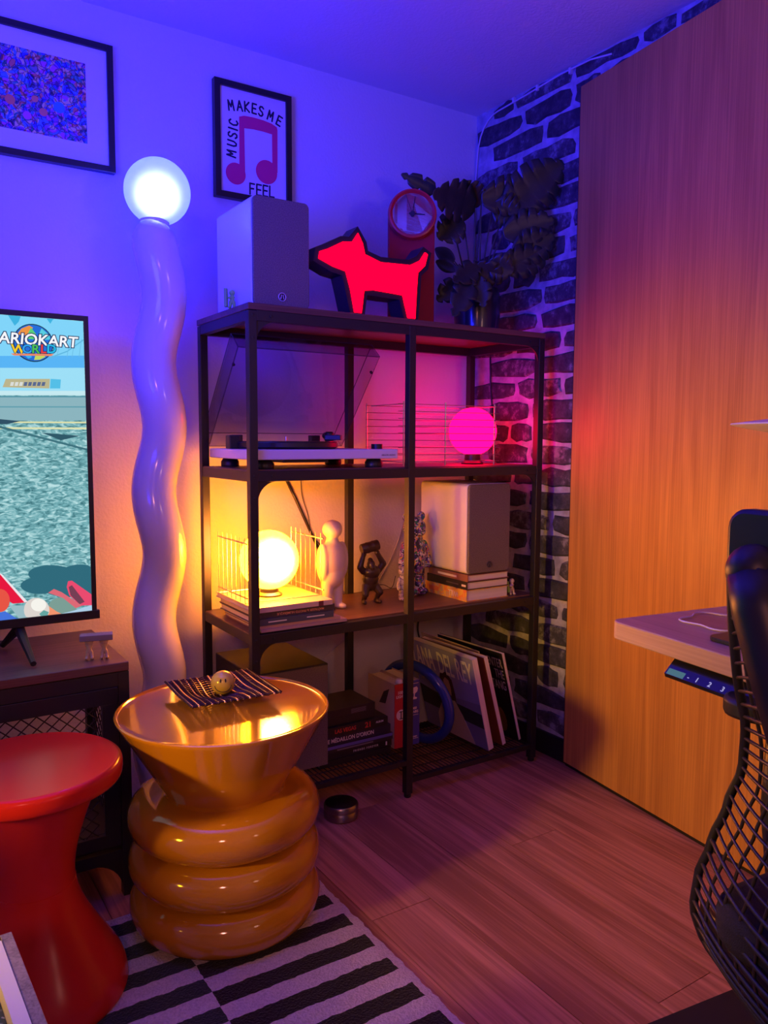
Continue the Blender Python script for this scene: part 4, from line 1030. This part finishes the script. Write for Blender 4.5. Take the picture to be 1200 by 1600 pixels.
at_cover(t, 'cover_face', [(.140,.150),(.137,.18),(.142,.205),(.158,.212),(.170,.200),(.172,.172),(.160,.150)], cov((.52,.32,.25)), .0008)
at_cover(t, 'cover_shirt', [(.06,0),(.10,.09),(.128,.135),(.165,.130),(.20,.115),(.235,.06),(.24,0)], cov((.60,.48,.42)), .0010)
text('cover_text', 'DEL REY', .105, M_print_w, t, (-.0012,.097,.256), (PI/2,0,-PI/2), bold=.008, sx=.44)
text('cover_text', 'LANA', .105, M_print_w, t, (-.0012,.260,.256), (PI/2,0,-PI/2), bold=.008, sx=.42)
record('rust brown album sleeve between the blue and the black sleeves', .872, .040, RZ0, -.285, .05, cov((.30,.07,.025), var=.3, vscale=9), .016)
t = record('black album sleeve with pale lettering nearest the brick wall', .946, .045, RZ0, -.275, .06, cov((.012,.011,.012)), .011)
M_gt = mat('greyish_lettering', (.55,.50,.46), .6)
for s_, zz in (('ENTER', .272), ('THE', .232), ('WU-TANG', .192)): text('cover_text', s_, .046, M_gt, t, (-.0004,.008,zz), (PI/2,0,-PI/2), bold=.0, ax='RIGHT', sx=.50)
for q in range(3): at_cover(t, 'cover_figure', blob_poly((.06+q*.07,.06), .022, .045, 14), cov((.22,.11,.03)), .0005)
t = record('white album sleeve with a blue disc standing farthest back', .899, .098, RZ0, -.275, .0, cov((.62,.52,.46)), .005)
at_cover(t, 'cover_disc', blob_poly((.13,.20), .10, .10, 30), cov((.03,.04,.30)), .0005)
# blue hoop
hp = thing('blue_hoop', 'glossy blue ring leaning against the record sleeves', 'ring', (.668,.200,RZ0+.0005))
hp.rotation_euler = (0, -.20, .30)
hr = .128; MB().tube([(0, hr*math.cos(2*PI*i/56), hr+.017+hr*math.sin(2*PI*i/56)) for i in range(56)], .016, 16, True).build('hoop', mat('glossy_blue_plastic', (.02,.045,.36), .15, coat=.4), hp, smooth='all')
# ------------------------------------------------------------------ small things on the yellow table and floor
tr = thing('wire_tray', 'dark woven wire tray raised above the yellow table top', 'tray', (-.152,-.185,TT), -.04)
M_dw = mat('dark_plum_wire', (.07,.035,.05), .3, metal=.8)
NW = 15; HWX, HWY = .096, .096
def tz(x, y): return .026 - .0235*math.exp(-((x+.01)**2+(y-.01)**2)/.0034)
M_dw2 = mat('pale_copper_wire', (.62,.42,.38), .28, metal=1.0)
for i in range(NW):
    c = -1+2*i/(NW-1)
    MB().tube([(c*HWX, HWY*1.05*(-1+2*j/18), tz(c*HWX, HWY*(-1+2*j/18))) for j in range(19)], .0022, 6).build('wire', M_dw2 if i % 2 else M_dw, tr, smooth='all')
for i in range(24):
    c = -1+2*i/23
    MB().tube([(HWX*1.05*(-1+2*j/18), c*HWY, tz(HWX*(-1+2*j/18), c*HWY)+.0012*(-1)**j) for j in range(19)], .0019, 5).build('wire', M_dw, tr, smooth='all')
sm = thing('smiley_ball', 'yellow ball with a smiling face on the wire tray', 'ball', (-.148,-.180,TT+.0075), -.42)
M_sm = mat('pale_yellow_gloss', (.62,.43,.09), .22, coat=.3)
rb = .0265
MB().ell((0,0,rb), rb, 36, 22).build('ball', M_sm, sm, smooth='all')
def on_ball(a, e, r=rb+.0002): return (r*math.cos(e)*math.sin(a), -r*math.cos(e)*math.cos(a), rb+r*math.sin(e))
for a in (-.16,.28):
    p = on_ball(a, .42); MB().ell(p, (.0018,.0008,.0042), 12, 8, Euler((-.4,0,a))).build('eye', M_print_k, sm)
MB().tube([on_ball(.06+.72*math.cos(q), -.02-.55*math.sin(q)) for q in [PI*i/24 for i in range(25)]], .0009, 6).build('smile', M_print_k, sm)

pk_ = thing('steel_canister', 'small round brushed steel canister on the floor under the shelf', 'canister', (.262,.012,0)); pk_.scale = (1,1,.84)
M_steel = mat('brushed_steel', (.30,.27,.30), .28, metal=1.0)
MB().lathe([(0,0),(.044,0),(.047,.003),(.047,.024),(.0455,.026),(.0455,.029)], (0,0,0), 48).build('body', M_steel, pk_, smooth=True)
MB().lathe([(.0455,.029),(.0475,.030),(.0475,.044),(.044,.049),(.030,.0515),(0,.0515)], (0,0,0), 48).build('lid', M_steel, pk_, smooth=True)

# cables hanging on the wall behind the shelf
def cable(label, pts, r, mt): tag(MB().tube(pts, r, 6).build('cable', mt, smooth='all'), label, 'cable')
def curve(pts, n=8):
    pts = [Vector(p) for p in pts]; out = []
    P_ = [pts[0]]+pts+[pts[-1]]
    for i in range(1, len(P_)-2):
        for k in range(n):
            t = k/n; a,b,c,d = P_[i-1:i+3]
            out.append(.5*((2*b)+(c-a)*t+(2*a-5*b+4*c-d)*t*t+(3*b-a-3*c+d)*t**3))
    out.append(pts[-1]); return out
cy = YW-.006
cable('flat black cable slanting down the orange wall behind the globe', [py(445,745,cy),py(462,780,cy),py(490,842,cy),py(520,900,cy),py(534,926,cy)], .0045, M_blackpl)
cable('thin black cord sagging beside the slanting flat cable', curve([py(470,745,cy),py(472,775,cy),py(481,805,cy),py(487,835,cy),py(505,858,cy),py(515,890,cy)]), .0013, M_blackpl)
cable('thin pale cord curving down between the gorilla and the bear', curve([py(636,790,cy),py(625,835,cy),py(612,870,cy),py(596,900,cy),py(586,914,cy)]), .0016, M_cable_w)
cable('thin dark cord lying at the shelf back between gorilla and bear', curve([py(586,914,cy-.03),py(600,914,cy-.05),py(612,918,cy-.06),py(618,900,cy-.05)]), .0012, M_blackpl)
cable('black cord hanging in the corner above the pink globe', curve([Vector((XW-.012,.33,1.32)),Vector((XW-.012,.325,1.22)),Vector((XW-.012,.315,1.12)),Vector((XW-.03,.30,1.05)),Vector((.95,.27,.985)),Vector((.87,.20,.961))]), .0028, M_blackpl)
cable('short black cord hanging above the record sleeves', curve([py(655,960,cy),py(653,985,cy),py(658,1003,cy),py(668,1012,cy)]), .0025, M_blackpl)
cable('pale cord looping low on the wall beside the subwoofer', curve([py(548,985,cy),py(538,1000,cy),py(520,1015,cy),py(505,1030,cy)]), .0014, M_cable_w)

# ------------------------------------------------------------------ desk
dk = thing('desk', 'light wood desk with rounded corner against the wardrobe panel', 'desk', (.262,-.901,0), -.139)
DZ = .73; DT = .030
M_desk = wood('desk_veneer', (.40,.24,.20), (.54,.34,.28), 'y', .42, fine=200)
r = .022; DX, DY = .60, 1.25
poly = [(DX, 0)] + [(r-r*math.sin(PI/2*i/6), -r+r*math.cos(PI/2*i/6)) for i in range(7)] + [(0,-DY),(DX,-DY)]
MB().prism(poly, DZ-DT, DZ, 'z').build('desktop', M_desk, dk, smooth=True, bevel=.002)
for yy in (-.55,-1.15):
    MB().box(.30,.37,yy-.04,yy+.04,.03,DZ-DT-.0005).build('leg', M_black, dk, bevel=.002); MB().box(.06,.58,yy-.035,yy+.035,.0042,.03).build('foot', M_black, dk, bevel=.003)
ck = bpy.data.objects.new('height_control', MB().prism([(.012,.0),(.075,.0),(.075,-.034),(.004,-.036),(-.014,-.030),(-.016,-.024),(.006,-.002)], 0, -.165, 'y').mesh('height_control')); COL.objects.link(ck)
ck.data.materials.append(mat('glossy_black_keypad', (.012,.011,.03), .2, coat=.4)); ck.parent = dk; ck.location = (.010,-.135,DZ-DT-.0008)
M_dig = emit('keypad_glow', (.45,.42,.75), .9)
MB().prism([(-.0148,-.0240),(-.0078,-.0168),(-.0084,-.0162),(-.0156,-.0236)], -.003, -.036, 'y').build('display', emit('keypad_display', (.10,.22,.30), .7), ck)
for i, ch in enumerate('1234'): text('digit', ch, .0115, M_dig, ck, (-.0118,-.060-.0235*i,-.0192), (math.radians(45),0,-PI/2), ext=.0004)
text('digit', '-', .0115, M_dig, ck, (-.0118,-.044,-.0192), (math.radians(45),0,-PI/2), ext=.0004)
# on the desk
kp = thing('acrylic_plate', 'clear wavy acrylic plate with lilac lit edge on the desk', 'plate', (.405,-1.02,DZ+.0005), -.1)
pl_ = [(.062*math.cos(2*PI*i/60)*(1+.13*math.cos(5*2*PI*i/60)), .062*math.sin(2*PI*i/60)*(1+.13*math.cos(5*2*PI*i/60))) for i in range(60)]
MB().prism(pl_, .0, .0035, 'z').build('plate', glassy('clear_acrylic', (.93,.9,.95), .08), kp)
MB().tube([(a,b,.0018) for a,b in pl_], .0017, 5, True).build('polished_edge', mat('lilac_lit_acrylic_edge', (.62,.52,.85), .3), kp)  # purple light along the rim is put into the edge colour
mp_ = thing('desk_pad', 'black pad with silver lines on the desk behind the chair', 'mat', (.345,-1.165,DZ+.0005), -.139)
MB().prism(rrect(-.075,.115,-.13,.085,.018), .0, .006, 'z').build('pad', M_blackpl, mp_, bevel=.001)
for k in range(4): MB().tube([(-.055+.03*k,-.11,.0065),(-.06+.03*k,-.02,.0065),(-.045+.03*k,.06,.0065)], .0012, 5).build('silver_line', M_emblem, mp_)
dl = thing('desk_lamp', 'white disc shaded lamp standing on the desk at the right edge', 'lamp', (.700,-1.010,DZ+.0005))
MB().lathe([(0,0),(.07,0),(.07,.012),(.012,.016),(.008,.022),(.008,.300),(0,.300)], (0,0,0), 36).build('stand', M_white, dl, smooth=True)
MB().lathe([(0,.300),(.155,.331),(.1575,.333),(.156,.3355),(.03,.352),(0,.353)], (0,0,0), 56).build('disc_shade', M_white, dl, smooth=True)

fm = thing('floor_mat', 'thin black floor mat under the desk and chair', 'mat', (.262,-.901,0), -.139)
MB().prism(rrect(-.03,.58,-1.2,-.045,.012), .0004, .004, 'z').build('mat_sheet', mat('black_rubber_mat', (.012,.010,.012), .8), fm)
# ------------------------------------------------------------------ office chair
CH_Y, CH_X = -1.42, .065
ch = thing('office_chair', 'black office chair with a curved lattice back at the desk', 'chair', (CH_X, CH_Y, .0042), -.10)
M_ch = mat('black_elastomer', (.014,.014,.022), .42)
M_ch2 = mat('charcoal_elastomer_edges', (.035,.030,.034), .38)
def hwid(z):
    pts_ = [(.25,.235),(.29,.258),(.33,.274),(.37,.281),(.42,.275),(.48,.258),(.54,.240),(.60,.224),(.68,.213),(.78,.208),(.87,.206)]
    for (za,wa),(zb_,wb_) in zip(pts_, pts_[1:]):
        if z <= zb_: 
            q = max(0,(z-za)/(zb_-za)); q = q*q*(3-2*q); return wa+(wb_-wa)*q
    return pts_[-1][1]
def back_pt(s, z):
    w_ = hwid(z)
    lean = -.05*max(0,(z-.5))/.4 + .16*max(0,(.40-z)/.14)**2*.35
    lum = .03*math.exp(-((z-.62)/.10)**2)
    return Vector((lean+lum+.075*s*s, w_*s, z))
ZB, ZT = .262, .87
NV = 17
for i in range(NV):
    s = -1+2*i/(NV-1)
    pts_ = []
    for j in range(37):
        z = ZB+(ZT-ZB)*j/36
        pinch = s*(1-.10*math.exp(-((z-.62)/.12)**2))
        pts_.append(back_pt(pinch if abs(s) < .99 else s, z))
    edge = abs(s) > .99
    MB().tube(pts_, .0062 if edge else .0024, 8).build('side_strand' if edge else 'strand', M_ch2 if not edge else M_ch, ch, smooth='all')
NH = 30
for j in range(NH):
    f = j/(NH-1); z = ZB+.01+(ZT-ZB-.02)*f
    # strands fan: they bow upward in the upper half and downward in the lower half
    bow = .045*math.tanh((z-.60)/.10)
    pts_ = [back_pt(s, min(ZT, max(ZB, z-bow*s*s+bow*.25)))+Vector((-.0015,0,0)) for s in [-1+2*k/22 for k in range(23)]]
    MB().tube(pts_, .0024 if z > .46 else .0034, 6).build('strand', M_ch2, ch, smooth='all')
# lower shell behind the lattice, top bar, Y-shaped tower
vv = []; ff = []; nn = 24; mm = 10
for j in range(mm+1):
    z = ZB-.012+(.135)*j/mm
    for k in range(nn+1):
        s = -1+2*k/nn; p = back_pt(s*.985, z); vv.append(p+Vector((.010,0,0)))
for j in range(mm):
    for k in range(nn): q = j*(nn+1)+k; ff.append((q,q+1,q+nn+2,q+nn+1))
o = MB().add(vv, ff).build('lower_shell', M_ch, ch, smooth='all'); q = o.modifiers.new('solid','SOLIDIFY'); q.thickness = .006
tp = MB().prism(rrect(-.142,.142,.868,.955,.022), -.062, -.040, 'x').build('top_bar', M_ch, ch, smooth=True, bevel=.005)
for s in (-1,1):
    MB().tube([(-.085,s*.086,.892),(-.090,s*.072,.855),(-.092,s*.046,.79),(-.090,s*.018,.71),(-.088,0,.62)], [.028,.029,.028,.026,.025], 16).build('tower_arm', M_ch, ch, smooth='all')
    MB().ell((-.0845,s*.087,.894), .0285, 18, 12).build('arm_tip', M_ch, ch, smooth='all')
MB().tube([(-.088,0,.64),(-.080,0,.50),(-.04,0,.36),(.06,0,.31)], [.025,.028,.032,.035], 16).build('tower_post', M_ch, ch, smooth='all')
MB().prism(rrect(.02,.47,-.235,.235,.07), .375, .435, 'z').build('seat', mat('black_seat_fabric', (.018,.018,.026), .9, bump=.4, bscale=600), ch, smooth=True, bevel=.02, seg=4)
for s in (-1,1):
    MB().prism(rrect(.10,.36,s*.245-.040,s*.245+.040,.036), .652, .678, 'z').build('armrest', M_ch, ch, smooth=True, bevel=.006)
    MB().tube([(.20,s*.245,.652),(.20,s*.25,.50),(.20,s*.235,.40),(.20,s*.16,.36)], [.02,.02,.022,.025], 12).build('arm_post', M_ch, ch, smooth='all')
MB().lathe([(.026,.09),(.026,.30),(.05,.335),(.09,.37),(0,.37)], (.22,0,0), 24).build('gas_column', M_ch, ch, smooth=True)
for k in range(5):
    a = 2*PI*k/5+PI/2+.05; d = Vector((math.cos(a), math.sin(a), 0)); b = Vector((.22,0,0))
    MB().tube([b+Vector((0,0,.10))+d*.02, b+d*.17+Vector((0,0,.085)), b+d*.30+Vector((0,0,.065))], [.026,.020,.014], 10).build('base_arm', M_ch, ch, smooth='all')
    MB().lathe([(0,-.018),(.024,-.018),(.027,-.012),(.027,.012),(.024,.018),(0,.018)], (0,0,0), 20, 'x').build('castor', M_blackpl, ch, smooth=True, loc=b+d*.30+Vector((0,0,.0275)), rot=(0,0,a+PI/2))

# white rimmed low table in the near corner
LZ = .40
lt = thing('low_table', 'low table with brushed wood side and white rim in the near left corner', 'table', (0,0,0))
A = pz(18,1455,LZ); B = pz(75,1600,LZ)
e2 = (B-A).normalized(); e1 = Vector((e2.y,-e2.x,0)); 
if e1.x > 0: e1 = -e1
lt.location = (A.x, A.y, 0); lt.rotation_euler = (0,0,math.atan2(-e1.y,-e1.x))
# local x+ points outwards (to the right), local -y towards the camera
MB().box(-.014,0,-.62,0,LZ-.10,LZ).build('side_board', wood('grey_brushed_wood', (.16,.12,.12), (.34,.27,.26), 'z', .5, fine=260), lt, bevel=.001)
MB().box(-.45,-.015,-.014,0,LZ-.10,LZ).build('end_board', bpy.data.materials['grey_brushed_wood'], lt, bevel=.001)
MB().box(-.031,-.0145,-.62,-.0145,LZ-.10,LZ+.001).build('white_rim', M_white, lt); MB().box(-.45,-.0315,-.031,-.0145,LZ-.10,LZ+.001).build('white_rim', M_white, lt)
MB().box(-.45,-.0315,-.62,-.0315,LZ-.05,LZ-.022).build('dark_inlay', splatter('speckled_dark_inlay', (.02,.02,.03), [(.35,.35,.45),(.10,.10,.14)], 90, .3, .56), lt)
for x in (-.03,-.42):
    for y in (-.03,-.59): MB().box(x-.012,x+.012,y-.012,y+.012,RUGT,LZ-.10).build('leg', M_black, lt)
